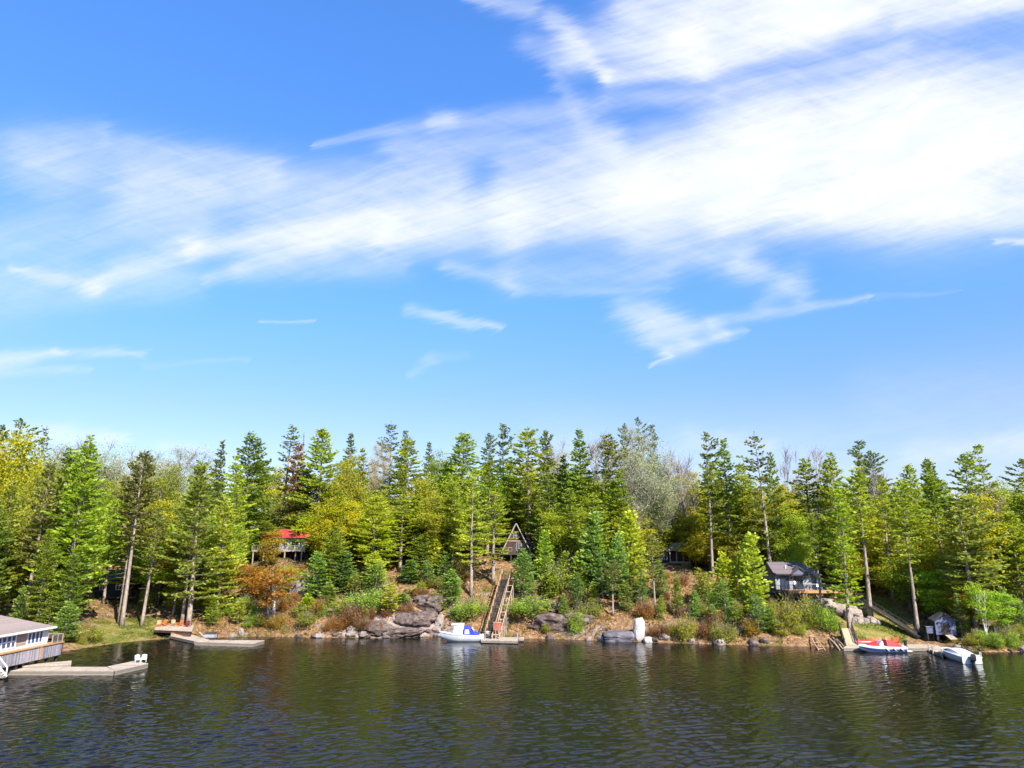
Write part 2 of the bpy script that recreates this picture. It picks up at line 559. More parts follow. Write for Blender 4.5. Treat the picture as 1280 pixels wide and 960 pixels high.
def build_lake():
    rs = np.random.RandomState(11)
    X = np.arange(-98, 98.01, .21)
    Y = np.arange(36, 146.01, .185)
    gx, gy = np.meshgrid(X, Y, indexing='ij')
    z = np.zeros_like(gx)
    for k in range(64):                          # wind ripples: many small wave trains
        lam = .66 * (1.8 / .66) ** (rs.rand() ** 1.5)
        th = R(118) + rs.normal(0, .50)
        kx, ky = math.cos(th) * 2 * math.pi / lam, math.sin(th) * 2 * math.pi / lam
        slope = .030 * (1 if lam < 1.5 else .6)
        ph = rs.rand() * 6.28
        z += slope * lam / (2 * math.pi) * np.sin(kx * gx + ky * gy + ph + .6 * np.sin(gx * .21 * math.sin(ph) + gy * .17 * math.cos(ph)))
    def low(a, b, n):                            # gusts: patches of rougher and calmer water
        f = np.zeros_like(gx)
        for _ in range(n):
            f += np.sin(gx * rs.uniform(-a, a) + gy * rs.uniform(-b, b) + rs.rand() * 6.28)
        return f / math.sqrt(n)
    g = .85 + .30 * low(.16, .10, 7) + .16 * low(.5, .3, 6)
    edge = np.minimum(np.minimum((gx + 98) / 6, (98 - gx) / 6), (gy - 36) / 4).clip(0, 1)
    near = np.interp(gy, [40, 62, 90, 130], [1.8, 1.25, .6, .3])
    z = z * np.clip(g, .25, 1.5) * edge * near
    nx, ny = len(X), len(Y)
    co = np.stack([gx, gy, z], -1).reshape(-1, 3)
    ii = np.arange(nx * ny).reshape(nx, ny)
    quads = np.stack([ii[:-1, :-1], ii[1:, :-1], ii[1:, 1:], ii[:-1, 1:]], -1).reshape(-1, 4)
    x0, x1, y0, y1 = X[0], X[-1], Y[0], Y[-1]
    o8 = nx * ny
    ext = np.array([(-6000, -3000, 0), (6000, -3000, 0), (6000, 5000, 0), (-6000, 5000, 0), (x0, y0, 0), (x1, y0, 0), (x1, y1, 0), (x0, y1, 0)])
    co = np.concatenate([co, ext])
    fr = np.array([(0, 1, 5, 4), (1, 2, 6, 5), (2, 3, 7, 6), (3, 0, 4, 7)]) + o8
    quads = np.concatenate([quads, fr])
    me = bpy.data.meshes.new('lake')
    me.vertices.add(len(co))
    me.vertices.foreach_set('co', co.astype(np.float32).ravel())
    me.loops.add(len(quads) * 4)
    me.loops.foreach_set('vertex_index', quads.astype(np.int32).ravel())
    me.polygons.add(len(quads))
    me.polygons.foreach_set('loop_start', np.arange(0, len(quads) * 4, 4, dtype=np.int32))
    me.polygons.foreach_set('use_smooth', np.ones(len(quads), bool))
    me.update(calc_edges=True)
    m, nt, out = new_mat('lake_water')
    p = N(nt, 'ShaderNodeBsdfPrincipled', i_Roughness=0.05, i_IOR=1.333)
    p.inputs['Base Color'].default_value = (.006, .0055, .004, 1)
    p.inputs['Specular IOR Level'].default_value = .22
    tc = N(nt, 'ShaderNodeTexCoord')
    mp = N(nt, 'ShaderNodeMapping')
    mp.inputs['Scale'].default_value = (1.6, 2.6, 1)
    L(nt, tc.outputs['Object'], mp.inputs[0])
    n = N(nt, 'ShaderNodeTexNoise', i_Scale=1.5, i_Detail=3.0, i_Roughness=.6, i_Distortion=.5)
    L(nt, mp.outputs[0], n.inputs['Vector'])
    bp = N(nt, 'ShaderNodeBump', i_Strength=1.0, i_Distance=.012)
    L(nt, n.outputs['Fac'], bp.inputs['Height'])
    L(nt, bp.outputs['Normal'], p.inputs['Normal'])
    L(nt, p.outputs[0], out.inputs[0])
    me.materials.append(m)
    o = bpy.data.objects.new('lake', me)
    COL.objects.link(o)
    tag(o, kind='structure')


build_ground()
build_lake()

# ---------------------------------------------------------------- sun and sky
SUN_DIR = Vector((0.56, -0.82, 0)).normalized() * math.cos(R(42)) + Vector((0, 0, math.sin(R(42))))
sd = bpy.data.lights.new('sun', 'SUN')
sd.energy = 5.0
sd.angle = R(0.5)
sd.color = (1.0, .93, .82)
so = bpy.data.objects.new('sun', sd)
COL.objects.link(so)
so.location = (60, -20, 90)
so.rotation_euler = SUN_DIR.to_track_quat('Z', 'Y').to_euler()

world = bpy.data.worlds.new('World')
sc.world = world
world.use_nodes = True
world.cycles.sampling_method = 'MANUAL'
world.cycles.sample_map_resolution = 512
wt = world.node_tree
wt.nodes.clear()


def stroke_group():
    """one feathery cirrus stroke: a soft line from A to B, in sky angles, with its own width at each end"""
    g = bpy.data.node_groups.new('cirrus_stroke', 'ShaderNodeTree')
    for nme, typ in (('P', 'NodeSocketVector'), ('A', 'NodeSocketVector'), ('B', 'NodeSocketVector'),
                     ('inv', 'NodeSocketFloat'), ('wA', 'NodeSocketFloat'), ('wB', 'NodeSocketFloat'), ('amp', 'NodeSocketFloat'), ('sum', 'NodeSocketFloat')):
        g.interface.new_socket(nme, in_out='INPUT', socket_type=typ)
    g.interface.new_socket('sum', in_out='OUTPUT', socket_type='NodeSocketFloat')
    gi, go = g.nodes.new('NodeGroupInput'), g.nodes.new('NodeGroupOutput')

    def V(op, a=None, b=None, s=None):
        n = g.nodes.new('ShaderNodeVectorMath')
        n.operation = op
        if a is not None: g.links.new(a, n.inputs[0])
        if b is not None: g.links.new(b, n.inputs[1])
        if s is not None: g.links.new(s, n.inputs['Scale'])
        return n

    def S(op, a=None, b=None, c=None, clamp=False):
        n = g.nodes.new('ShaderNodeMath')
        n.operation = op
        n.use_clamp = clamp
        for i, q in enumerate((a, b, c)):
            if q is None: continue
            if isinstance(q, (int, float)): n.inputs[i].default_value = q
            else: g.links.new(q, n.inputs[i])
        return n.outputs[0]
    I = gi.outputs
    ab = I['B']
    seq = V('MULTIPLY_ADD', I['sum'])          # strokes are added one after the other
    seq.inputs[1].default_value = (1e-7, 1e-7, 1e-7)
    g.links.new(I['P'], seq.inputs[2])
    ap = V('SUBTRACT', seq.outputs[0], I['A']).outputs[0]
    t = S('MULTIPLY', V('DOT_PRODUCT', ap, ab).outputs['Value'], I['inv'], clamp=True)
    q = V('SCALE', ab, s=t).outputs[0]
    d = V('LENGTH', V('SUBTRACT', ap, q).outputs[0]).outputs['Value']
    w = S('MULTIPLY_ADD', S('SUBTRACT', I['wB'], I['wA']), t, I['wA'])
    r = S('DIVIDE', d, w)
    e = S('POWER', 2.718, S('MULTIPLY', S('MULTIPLY', r, r), -1.0))
    g.links.new(S('MULTIPLY_ADD', e, I['amp'], I['sum']), go.inputs['sum'])
    return g


STROKES = [  # x0 y0 x1 y1 w0 w1 amp : the cirrus seen over the lake, in photograph pixels of sky angle
    (1330, 165, 1140, 182, 85, 82, 2.2), (1140, 182, 960, 195, 80, 68, 1.9), (960, 195, 800, 232, 64, 46, 1.5),
    (800, 232, 640, 262, 44, 30, 1.15), (1340, 262, 900, 262, 26, 30, .9), (640, 262, 480, 292, 26, 20, .9),
    (900, 268, 640, 288, 36, 26, .55), (480, 283, 240, 311, 20, 14, .95), (640, 292, 420, 292, 26, 30, .5),
    (240, 311, 112, 358, 18, 12, .6), (20, 338, 122, 360, 6, 10, .5), (400, 306, 255, 349, 18, 9, .55),
    (560, 250, 330, 285, 32, 36, .5), (500, 330, 300, 340, 18, 16, .35),
    (30, 185, 122, 160, 22, 12, .22), (60, 205, 330, 222, 44, 30, .36), (180, 240, 560, 228, 40, 30, .5),
    (-20, 190, 80, 215, 32, 40, .30), (10, 300, 240, 280, 40, 35, .40), (-20, 365, 230, 352, 36, 22, .40), (130, 175, 340, 210, 14, 14, .25),
    (690, 25, 762, 98, 14, 9, .6), (762, 98, 880, 84, 10, 13, .8), (880, 84, 1080, 18, 14, 16, .8),
    (720, 60, 860, 62, 26, 28, .75), (860, 58, 1010, 20, 34, 34, 1.2), (800, 20, 1000, -25, 40, 50, 1.2), (1000, 0, 1300, -32, 45, 40, 1.7),
    (660, 55, 720, 80, 16, 18, .3), (1130, 22, 1285, -8, 16, 14, .7), (580, -6, 660, 12, 7, 14, .5),
    (395, 180, 560, 150, 4, 12, .32), (540, 152, 740, 140, 11, 18, .40), 
    (500, 190, 760, 172, 22, 18, .45), (640, 215, 760, 190, 24, 18, .5), (690, 90, 745, 175, 10, 16, .25), (760, 125, 900, 120, 14, 12, .4),
    (900, 112, 1130, 60, 12, 10, .25),
    (560, 332, 640, 352, 9, 14, .35), (640, 345, 830, 340, 20, 18, .35), (800, 305, 930, 330, 22, 20, .45), (930, 325, 1005, 368, 16, 12, .40),
    (640, 364, 830, 361, 7, 4, .18), (890, 401, 1085, 373, 9, 4, .36), (1085, 373, 1200, 362, 4, 2, .12), (960, 380, 1000, 345, 12, 14, .25),
    (775, 384, 833, 440, 16, 12, .36), (798, 390, 858, 426, 22, 16, .44), (820, 400, 905, 414, 18, 10, .42), (832, 444, 930, 412, 9, 5, .36),
    (836, 447, 812, 459, 3, 2, .45), (512, 388, 624, 409, 8, 4, .34), (540, 391, 618, 409, 8, 4, .24),
    (515, 467, 540, 449, 6, 8, .20), (536, 448, 585, 443, 7, 5, .13), (325, 403, 392, 399, 3, 2, .35),
    (-30, 452, 70, 440, 10, 7, .65), (70, 440, 185, 443, 7, 5, .4), (-30, 463, 110, 462, 9, 6, .3), (180, 459, 310, 451, 5, 3, .14),
    (1245, 304, 1300, 306, 4, 5, .6), (-40, 540, 150, 548, 16, 8, .5), (1140, 565, 1340, 545, 14, 18, .35), (860, 548, 960, 560, 14, 10, .2), (200, 560, 260, 563, 8, 6, .3),
    (-200, 590, 700, 580, 60, 55, .12), (700, 580, 1500, 560, 55, 70, .22), (1100, 490, 1400, 470, 40, 60, .12)]


def build_sky():
    nt = wt
    tc = N(nt, 'ShaderNodeTexCoord')
    D = tc.outputs['Generated']

    def dot(v):
        n = N(nt, 'ShaderNodeVectorMath', operation='DOT_PRODUCT')
        L(nt, D, n.inputs[0])
        n.inputs[1].default_value = v
        return n.outputs['Value']

    def S(op, a, b=None, c=None, clamp=False):
        n = N(nt, 'ShaderNodeMath', operation=op, use_clamp=clamp)
        for i, q in enumerate((a, b, c)):
            if q is None: continue
            if isinstance(q, (int, float)): n.inputs[i].default_value = q
            else: L(nt, q, n.inputs[i])
        return n.outputs[0]
    # sky angles measured on a plane tangent to the northern sky (13 degrees up)
    f = dot((0, CP, SP))
    ff = S('MAXIMUM', f, .05)
    X = S('MULTIPLY_ADD', S('DIVIDE', dot((1, 0, 0)), ff), F / 100, 6.4)
    Y = S('MULTIPLY_ADD', S('DIVIDE', dot((0, -SP, CP)), ff), -F / 100, 4.8)
    P = N(nt, 'ShaderNodeCombineXYZ')
    L(nt, X, P.inputs[0])
    L(nt, Y, P.inputs[1])
    # slow warp bends the strokes
    wn = N(nt, 'ShaderNodeTexNoise', i_Scale=.9, i_Detail=3.0)
    L(nt, P.outputs[0], wn.inputs['Vector'])
    ws = N(nt, 'ShaderNodeVectorMath', operation='SUBTRACT')
    L(nt, wn.outputs['Color'], ws.inputs[0])
    ws.inputs[1].default_value = (.5, .5, .5)
    wa = N(nt, 'ShaderNodeVectorMath', operation='MULTIPLY_ADD')
    L(nt, ws.outputs[0], wa.inputs[0])
    wa.inputs[1].default_value = (.28, .14, 0)
    L(nt, P.outputs[0], wa.inputs[2])
    # fine warp gives the combed edges
    mpw = N(nt, 'ShaderNodeMapping', vector_type='TEXTURE')
    mpw.inputs['Rotation'].default_value = (0, 0, R(-15))
    mpw.inputs['Scale'].default_value = (1 / .8, 1 / 6.0, 1)
    L(nt, wa.outputs[0], mpw.inputs[0])
    fn = N(nt, 'ShaderNodeTexNoise', i_Scale=1.6, i_Detail=7.0, i_Roughness=.62)
    L(nt, mpw.outputs[0], fn.inputs['Vector'])
    fs_ = N(nt, 'ShaderNodeVectorMath', operation='SUBTRACT')
    L(nt, fn.outputs['Color'], fs_.inputs[0])
    fs_.inputs[1].default_value = (.5, .5, .5)
    # threads are pulled out along the wind, which blows up to the right
    sx_ = N(nt, 'ShaderNodeSeparateXYZ')
    L(nt, fs_.outputs[0], sx_.inputs[0])

    def push(v, vec, to):
        a = N(nt, 'ShaderNodeVectorMath', operation='SCALE')
        a.inputs[0].default_value = vec
        L(nt, v, a.inputs['Scale'])
        b = N(nt, 'ShaderNodeVectorMath', operation='ADD')
        L(nt, a.outputs[0], b.inputs[0])
        L(nt, to, b.inputs[1])
        return b
    f1 = push(sx_.outputs['X'], (.50, -.12, 0), wa.outputs[0])
    fa = push(sx_.outputs['Y'], (.03, .12, 0), f1.outputs[0])
    PW = fa.outputs[0]
    g = stroke_group()
    tot = None
    for (x0, y0, x1, y1, w0, w1, a) in STROKES:
        n = N(nt, 'ShaderNodeGroup')
        n.node_tree = g
        L(nt, PW, n.inputs['P'])
        n.inputs['A'].default_value = (x0 / 100, y0 / 100, 0)
        n.inputs['B'].default_value = ((x1 - x0) / 100, (y1 - y0) / 100, 0)
        n.inputs['inv'].default_value = 1e4 / ((x1 - x0) ** 2 + (y1 - y0) ** 2)
        n.inputs['wA'].default_value = w0 / 100
        n.inputs['wB'].default_value = w1 / 100
        n.inputs['amp'].default_value = a
        if tot is not None: L(nt, tot, n.inputs['sum'])
        else: n.inputs['sum'].default_value = 0
        tot = n.outputs['sum']

    def streak(rot, sx, sy, scale, det):
        mp = N(nt, 'ShaderNodeMapping', vector_type='TEXTURE')
        mp.inputs['Rotation'].default_value = (0, 0, R(-rot))
        mp.inputs['Scale'].default_value = (1 / sx, 1 / sy, 1)
        L(nt, wa.outputs[0], mp.inputs[0])
        n = N(nt, 'ShaderNodeTexNoise', i_Scale=scale, i_Detail=det, i_Roughness=.66, i_Distortion=.5)
        L(nt, mp.outputs[0], n.inputs['Vector'])
        return n.outputs['Fac']
    s1 = streak(16, .40, 5.0, 1.5, 9)
    s2 = streak(-20, .45, 5.0, 1.3, 9)
    s3 = streak(0, 1, 1.4, .8, 5)
    k = S('ADD', S('MULTIPLY', s1, 1.5), S('ADD', S('MULTIPLY', s2, .9), S('MULTIPLY', s3, .9)))   # mean 1.65
    k = S('MAXIMUM', S('MULTIPLY_ADD', k, 1.05, -.75), .1)
    dens = S('MULTIPLY', S('POWER', S('MULTIPLY', tot, .86), 1.2), k)
    dens = S('MULTIPLY', dens, S('GREATER_THAN', f, .06))
    # a trace of cirrus over the rest of the sky, beyond those strokes
    alpha = S('SUBTRACT', 1.0, S('POWER', 2.718, S('MULTIPLY', dens, -1.15)), clamp=True)
    sky = N(nt, 'ShaderNodeTexSky', sky_type='NISHITA', sun_disc=False)
    sky.sun_elevation = R(42)
    sky.sun_rotation = math.atan2(SUN_DIR.x, SUN_DIR.y)
    sky.air_density = 1.0
    sky.dust_density = 0.0
    sky.ozone_density = 3.0
    hs = N(nt, 'ShaderNodeHueSaturation', i_Hue=.5, i_Saturation=1.2, i_Value=SKY_VALUE)
    L(nt, sky.outputs[0], hs.inputs['Color'])
    tn = N(nt, 'ShaderNodeMix', data_type='RGBA', blend_type='MULTIPLY')
    tn.inputs['Factor'].default_value = 1
    L(nt, hs.outputs[0], tn.inputs['A'])
    dz = dot((0, 0, 1))                         # paler air towards the horizon
    tr_ = ramp(nt, [(.04, (.58, .50, .55)), (.19, (.82, .69, .78)), (.33, (.88, .93, 1.06)), (.62, (1.05, 1.14, 1.38))])
    L(nt, dz, tr_.inputs['Fac'])
    L(nt, tr_.outputs['Color'], tn.inputs['B'])
    mx = N(nt, 'ShaderNodeMix', data_type='RGBA')
    L(nt, alpha, mx.inputs['Factor'])
    L(nt, tn.outputs['Result'], mx.inputs['A'])
    cc = ramp(nt, [(.35, (CLOUD * .84, CLOUD * .90, CLOUD * .97)), (.65, (CLOUD, CLOUD, CLOUD))])
    L(nt, streak(18, .5, 1.6, 1.4, 6), cc.inputs['Fac'])
    L(nt, cc.outputs['Color'], mx.inputs['B'])
    bg = N(nt, 'ShaderNodeBackground', i_Strength=.08)
    L(nt, mx.outputs['Result'], bg.inputs['Color'])
    out = N(nt, 'ShaderNodeOutputWorld')
    L(nt, bg.outputs[0], out.inputs[0])


SKY_VALUE = 1.28
CLOUD = 5.4
build_sky()
sc.view_settings.view_transform = 'Standard'
sc.view_settings.look = 'None'
sc.view_settings.exposure = 1.35
sc.view_settings.gamma = 1.0
sc.view_settings.use_curve_mapping = False
sc.render.engine = 'CYCLES'
sc.cycles.max_bounces = 8
sc.cycles.diffuse_bounces = 6
sc.cycles.glossy_bounces = 3
sc.cycles.transmission_bounces = 4
sc.cycles.use_denoising = True
sc.cycles.use_adaptive_sampling = True
sc.cycles.adaptive_threshold = 0.02

# ---------------------------------------------------------------- foliage builders
class Tufts:
    """collects thousands of small leaf-sized kites, spread through a crown's volume"""
    def __init__(s):
        s.c, s.d, s.w, s.t = [], [], [], []

    def add(s, c, d, w, t):
        s.c.append(c); s.d.append(d); s.w.append(w); s.t.append(t)

    def mesh(s, name, mat):
        c, d, w = np.array(s.c, np.float32), np.array(s.d, np.float32), np.array(s.w, np.float32)
        n = len(c)
        v = np.empty((n, 4, 3), np.float32)
        v[:, 0] = c - d * .5
        v[:, 1] = c + w * .5 + d * .05
        v[:, 2] = c + d * .5
        v[:, 3] = c - w * .5 + d * .05
        me = bpy.data.meshes.new(name)
        me.vertices.add(n * 4)
        me.vertices.foreach_set('co', v.ravel())
        me.loops.add(n * 4)
        me.loops.foreach_set('vertex_index', np.arange(n * 4, dtype=np.int32))
        me.polygons.add(n)
        me.polygons.foreach_set('loop_start', np.arange(0, n * 4, 4, dtype=np.int32))
        a = me.attributes.new('tint', 'FLOAT', 'FACE')
        a.data.foreach_set('value', np.array(s.t, np.float32))
        me.materials.append(mat)
        me.update(calc_edges=True)
        return me


def unit(r):
    while True:
        v = Vector((r.uniform(-1, 1), r.uniform(-1, 1), r.uniform(-1, 1)))
        if .05 < v.length < 1:
            return v.normalized()


def pine(seed, H=30, base=.3, rad=4.0, shape='cone', whorl=1.15, nb=5, ts=.55, dens=1.0, lo=0, hi=46, lean=.0, dbl=False, bark='bark'):
    """a pine: straight trunk, whorls of limbs carrying flat sprays of needle tufts"""
    r = random.Random(seed)
    tr, tf = MB(), Tufts()
    r0 = H * .0105
    ph = r.uniform(0, 6)

    def axis(z):
        t = z / H
        return Vector((lean * H * t * t + .10 * math.sin(ph + t * 6) * t, .08 * math.sin(ph * 2 + t * 5) * t, z))
    zs = [H * i / 12 for i in range(13)]
    tr.tube([axis(z) - Vector((0, 0, .9 if z == 0 else 0)) for z in zs], [max(.02, r0 * (1.35 if z == 0 else 1) * (1 - .97 * z / H)) for z in zs], 7)
    z = H * base
    # dead stubs below the crown
    for _ in range(int(10 * base / .4)):
        zz = r.uniform(H * base * .45, H * base)
        a = r.uniform(0, 6.28)
        ln = r.uniform(.5, 1.8)
        p = axis(zz)
        tr.tube([p, p + Vector((math.cos(a) * ln, math.sin(a) * ln, r.uniform(-.25, .15) * ln))], [.045, .012], 3, cap=False)
    lop = {k: r.uniform(.6, 1.2) for k in range(6)}
    while z < H * .985:
        t = (z - H * base) / (H * (1 - base))
        if shape == 'cone':
            env = (1 - t) ** .55 * min(1, .62 + t * 2.0)
        elif shape == 'old':
            env = (1 - t ** 2.4) ** .75 * min(1, .5 + t * 2.2) * .92 + .07
        elif shape == 'col':
            env = (1 - t ** 2.2) ** .8 * min(1, .7 + t)
        else:                                   # flag: a few long uneven limbs
            env = (1 - t ** 3) * .8 * min(1, .45 + t * 1.5) + .1
        n = max(2, int(nb * r.uniform(.7, 1.3) * (1 if t < .8 else .8)))
        a0 = r.uniform(0, 6.28)
        for k in range(n):
            a = a0 + 6.283 * k / n + r.uniform(-.35, .35)
            ln = rad * env * r.uniform(.62, 1.12) * lop[int((a % 6.283) / 1.05) % 6]
            if shape == 'flag':
                ln *= r.choice((.4, .75, 1.0, 1.35))
            if ln < .35:
                ln = .35
            el = R(lo + (hi - lo) * t ** 1.25 + r.uniform(-9, 9))
            ca, sa = math.cos(a), math.sin(a)
            p0 = axis(z + r.uniform(-.25, .25) * whorl)
            droop = r.uniform(.02, .07) * ln

            def along(q):
                h = ln * q
                return p0 + Vector((ca * h * math.cos(el), sa * h * math.cos(el), h * math.sin(el) + (.15 * ln * q * q - droop * math.sin(q * 3.14)) * (1 - t)))
            if ln > .9:
                tr.tube([along(0), along(.5), along(.95)], [.02 + .013 * ln, .012 + .007 * ln, .01], 3, cap=False)
            fwd = Vector((ca, sa, math.sin(el) * .8)).normalized()
            side = Vector((-sa, ca, 0))
            step = .30 / dens
            q = .18 if ln < 1.6 else .30
            btint = r.gauss(.45, .16)
            while q <= 1.0:
                tl = (.40 * ln * (1 - q) ** .7 + .32) * r.uniform(.55, 1.1)
                bp = along(q)
                for s_ in (-1, 1):
                    if r.random() < .10:
                        continue
                    dv = (fwd * r.uniform(.35, .8) + side * s_ * r.uniform(.6, 1.0) + Vector((0, 0, r.uniform(-.05, .22)))).normalized()
                    m = max(1, int(tl / (.31 / dens) + .5))
                    for j in range(m):
                        c = bp + dv * (tl * (j + r.uniform(.35, 1)) / m) + Vector((r.gauss(0, .09), r.gauss(0, .09), r.gauss(.03, .10)))
                        d = (dv * .8 + fwd * .3 + unit(r) * .55 + Vector((0, 0, .22))).normalized() * ts * r.uniform(.6, 1.35)
                        w = d.cross(unit(r) * .9 + Vector((0, 0, .75))).normalized() * ts * r.uniform(.5, .85)
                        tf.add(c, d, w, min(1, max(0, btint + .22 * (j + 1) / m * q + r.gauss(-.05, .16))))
                q += step / max(ln, .5) * r.uniform(.8, 1.2)
        z += whorl * r.uniform(.6, 1.1) * (1 - .45 * t)
    for j in range(5):                          # leader
        tf.add(axis(H * (.97 + .008 * j)), (Vector((0, 0, 1)) + unit(r) * .5) * .5, unit(r) * .2, .5)
    return tr.mesh('trunk', M[bark], True), tf.mesh('crown', M['needles']), H, rad


def broad(seed, H=20, rad=4.5, base=.28, clumps=46, per=110, ls=.42, trunk_r=.2, spread=.16, bark='bark_dark', lean=0.0, forks=1, twigs=0):
    """a broadleaf: forking trunk and limbs, leaves in loose clumps with gaps between"""
    r = random.Random(seed)
    tr, tf = MB(), Tufts()
    stems = []
    for k in range(forks):
        a = r.uniform(0, 6.28)
        off = Vector((math.cos(a), math.sin(a), 0)) * (0 if forks == 1 else rad * .42)
        top = Vector((off.x + lean * H, off.y, H * .86))
        stems.append(top)
        pts = [Vector((0, 0, -.7)), Vector((off.x * .12, off.y * .12, H * .18)), Vector((off.x * .45 + lean * H * .3, off.y * .45, H * .45)), Vector((off.x * .8 + lean * H * .7, off.y * .8, H * .68)), top]
        tr.tube(pts, [trunk_r * 1.2, trunk_r, trunk_r * .7, trunk_r * .4, .03], 6)
    zc, rz = H * (base + 1) / 2, H * (1 - base) / 2
    for _ in range(clumps):
        while True:
            v = Vector((r.uniform(-1, 1), r.uniform(-1, 1), r.uniform(-1, 1)))
            if .35 < v.length < 1 and (v.z < .2 or Vector((v.x, v.y)).length < 1.1 - v.z * .55):
                break
        st = r.choice(stems)
        c = Vector((v.x * rad + st.x * .6, v.y * rad + st.y * .6, zc + v.z * rz))
        h = max(H * .15, min(c.z - r.uniform(.12, .3) * H, H * .8))
        s0 = Vector((st.x * h / (H * .86), st.y * h / (H * .86), h)) if forks > 1 else Vector((lean * h, 0, h))
        mid = s0.lerp(c, .5) + Vector((0, 0, -.05 * H * r.random()))
        tr.tube([s0, mid, c], [trunk_r * .28, trunk_r * .17, .015], 3, cap=False)
        ct = r.gauss(.42, .17)
        cs = rad * spread * r.uniform(.7, 1.5)
        for _ in range(int(per * 1.6 * r.uniform(.5, 1.4))):
            o = Vector((r.gauss(0, 1.15), r.gauss(0, 1.15), r.gauss(0, .8))) * cs
            d = unit(r) * ls * r.uniform(.6, 1.3)
            w = d.cross(unit(r)).normalized() * ls * r.uniform(.7, 1.1)
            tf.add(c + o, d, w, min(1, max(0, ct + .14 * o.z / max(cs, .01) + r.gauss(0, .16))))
        for _ in range(twigs):
            b = c.lerp(mid, r.uniform(0, .8))
            d = ((c - mid).normalized() * .6 + unit(r) * .8 + Vector((0, 0, .55))).normalized() * r.uniform(1.0, 2.6)
            tr.tube([b, b + d], [.03, .008], 3, cap=False)
    return tr.mesh('trunk', M[bark], True), tf.mesh('crown', M['leaves']), H, rad


def spike(seed, H=20):
    r = random.Random(seed)
    tr = MB()
    tr.tube([(0, 0, -.8), (.1, 0, H * .5), (0, .1, H)], [.22, .15, .02], 6)
    for _ in range(60):
        z = r.uniform(.35, .98) * H
        a = r.uniform(0, 6.28)
        ln = (1 - z / H) * 3.2 * r.uniform(.3, 1) + .3
        p = Vector((0, .05, z))
        tr.tube([p, p + Vector((math.cos(a) * ln, math.sin(a) * ln, ln * r.uniform(-.1, .3)))], [.04, .01], 3, cap=False)
    tf = Tufts()
    for _ in range(160):
        z = r.uniform(.55, .97) * H
        ln = (1 - z / H) * 3
        tf.add(Vector((r.gauss(0, .4) * ln, r.gauss(0, .4) * ln, z)), unit(r) * .5, unit(r) * .2, r.random())
    return tr.mesh('trunk', M['bark'], True), tf.mesh('crown', M['needles']), H, 1.6


WIDEN = {'pb': 1.5, 'pc': 1.5, 'po': 1.5, 'pn': 1.4, 'yp': 1.25, 'pi': 1.45, 'pt': 1.4, 'bl': 1.15, 'bs': 1.2, 'bu': 1.2, 'pd': 1.1, 'sh': 1.15, 'de': 1.2, 'ba': 1.2}
PROTO = {
    'pd': [pine(1, 30, .10, 6.2, 'old', 1.15, 6, .60, 1.0, -10, 50), pine(2, 28, .12, 5.0, 'cone', 1.1, 6, .58, 1.0)],
    'pb': [pine(3, 30, .17, 4.6, 'cone', 1.2, 5, .58), pine(4, 29, .13, 4.4, 'old', 1.3, 5, .58), pine(5, 31, .20, 4.8, 'cone', 1.4, 5, .60, .95)],
    'pc': [pine(6, 30, .30, 4.2, 'old', 1.3, 5, .58), pine(7, 31, .34, 4.4, 'cone', 1.35, 5, .58)],
    'pt': [pine(8, 31, .46, 3.9, 'old', 1.25, 5, .56), pine(9, 32, .50, 3.8, 'flag', 1.2, 6, .58)],
    'po': [pine(10, 30, .24, 4.0, 'cone', 1.95, 5, .55, .9, -4, 36), pine(11, 29, .26, 4.0, 'old', 2.1, 5, .55, .9, -2, 40)],
    'pn': [pine(12, 28, .16, 2.8, 'col', 1.1, 5, .55), pine(13, 30, .22, 3.0, 'cone', 1.1, 5, .55)],
    'pi': [pine(14, 32, .36, 4.4, 'flag', 1.5, 5, .62, .95, 0, 50), pine(15, 31, .32, 4.2, 'flag', 1.6, 5, .62, .95, 4, 46, .02)],
    'yp': [pine(16, 9, .06, 2.3, 'cone', .55, 6, .40, 1.25, 6, 58), pine(17, 10, .08, 2.2, 'col', .6, 6, .40, 1.2, 8, 55), pine(18, 11, .16, 2.0, 'cone', .75, 5, .40, 1.1, 0, 50)],
    'bl': [broad(21, 22, 5, .16, 90, 100, .34, .2, .15), broad(22, 20, 4.2, .2, 80, 95, .33, .2, .15), broad(23, 24, 4.0, .2, 80, 95, .34, .2, .14, 'bark_dark', .03), broad(50, 21, 4.4, .12, 96, 80, .33, .2, .17, 'bark_dark', -.02, 2)],
    'bs': [broad(24, 18, 3.2, .18, 44, 70, .36, .12, .2), broad(25, 17, 2.6, .22, 36, 70, .34, .1, .2, 'bark_dark', .05)],
    'bu': [broad(26, 22, 5, .25, 90, 90, .20, .2, .19, 'twig', 0, 3, 16), broad(27, 23, 4.4, .25, 86, 85, .20, .2, .19, 'twig', 0, 2, 16)],
    'ba': [broad(28, 22, 4.2, .32, 44, 3, .24, .18, .2, 'twig', 0, 3, 20), broad(29, 23, 3.2, .34, 36, 3, .24, .16, .2, 'twig', .06, 2, 20)],
    'bi': [broad(30, 15, 2.4, .35, 34, 60, .28, .13, .2, 'birch', .01, 2), broad(33, 13, 1.8, .3, 24, 55, .28, .09, .22, 'birch', .10, 1)],
    'de': [spike(31, 24)],
    'sh': [broad(41, 3.2, 1.7, .02, 34, 42, .2, .05, .24, 'bark_dark', 0, 5, 3), broad(42, 2.6, 1.5, .0, 30, 40, .19, .05, .26, 'bark_dark', 0, 5, 3),
           broad(43, 4.6, 1.6, .08, 36, 36, .2, .05, .24, 'bark_dark', .03, 4, 4), broad(44, 5.2, 1.3, .12, 30, 36, .2, .05, .24, 'bark_dark', -.04, 3, 4)],
}
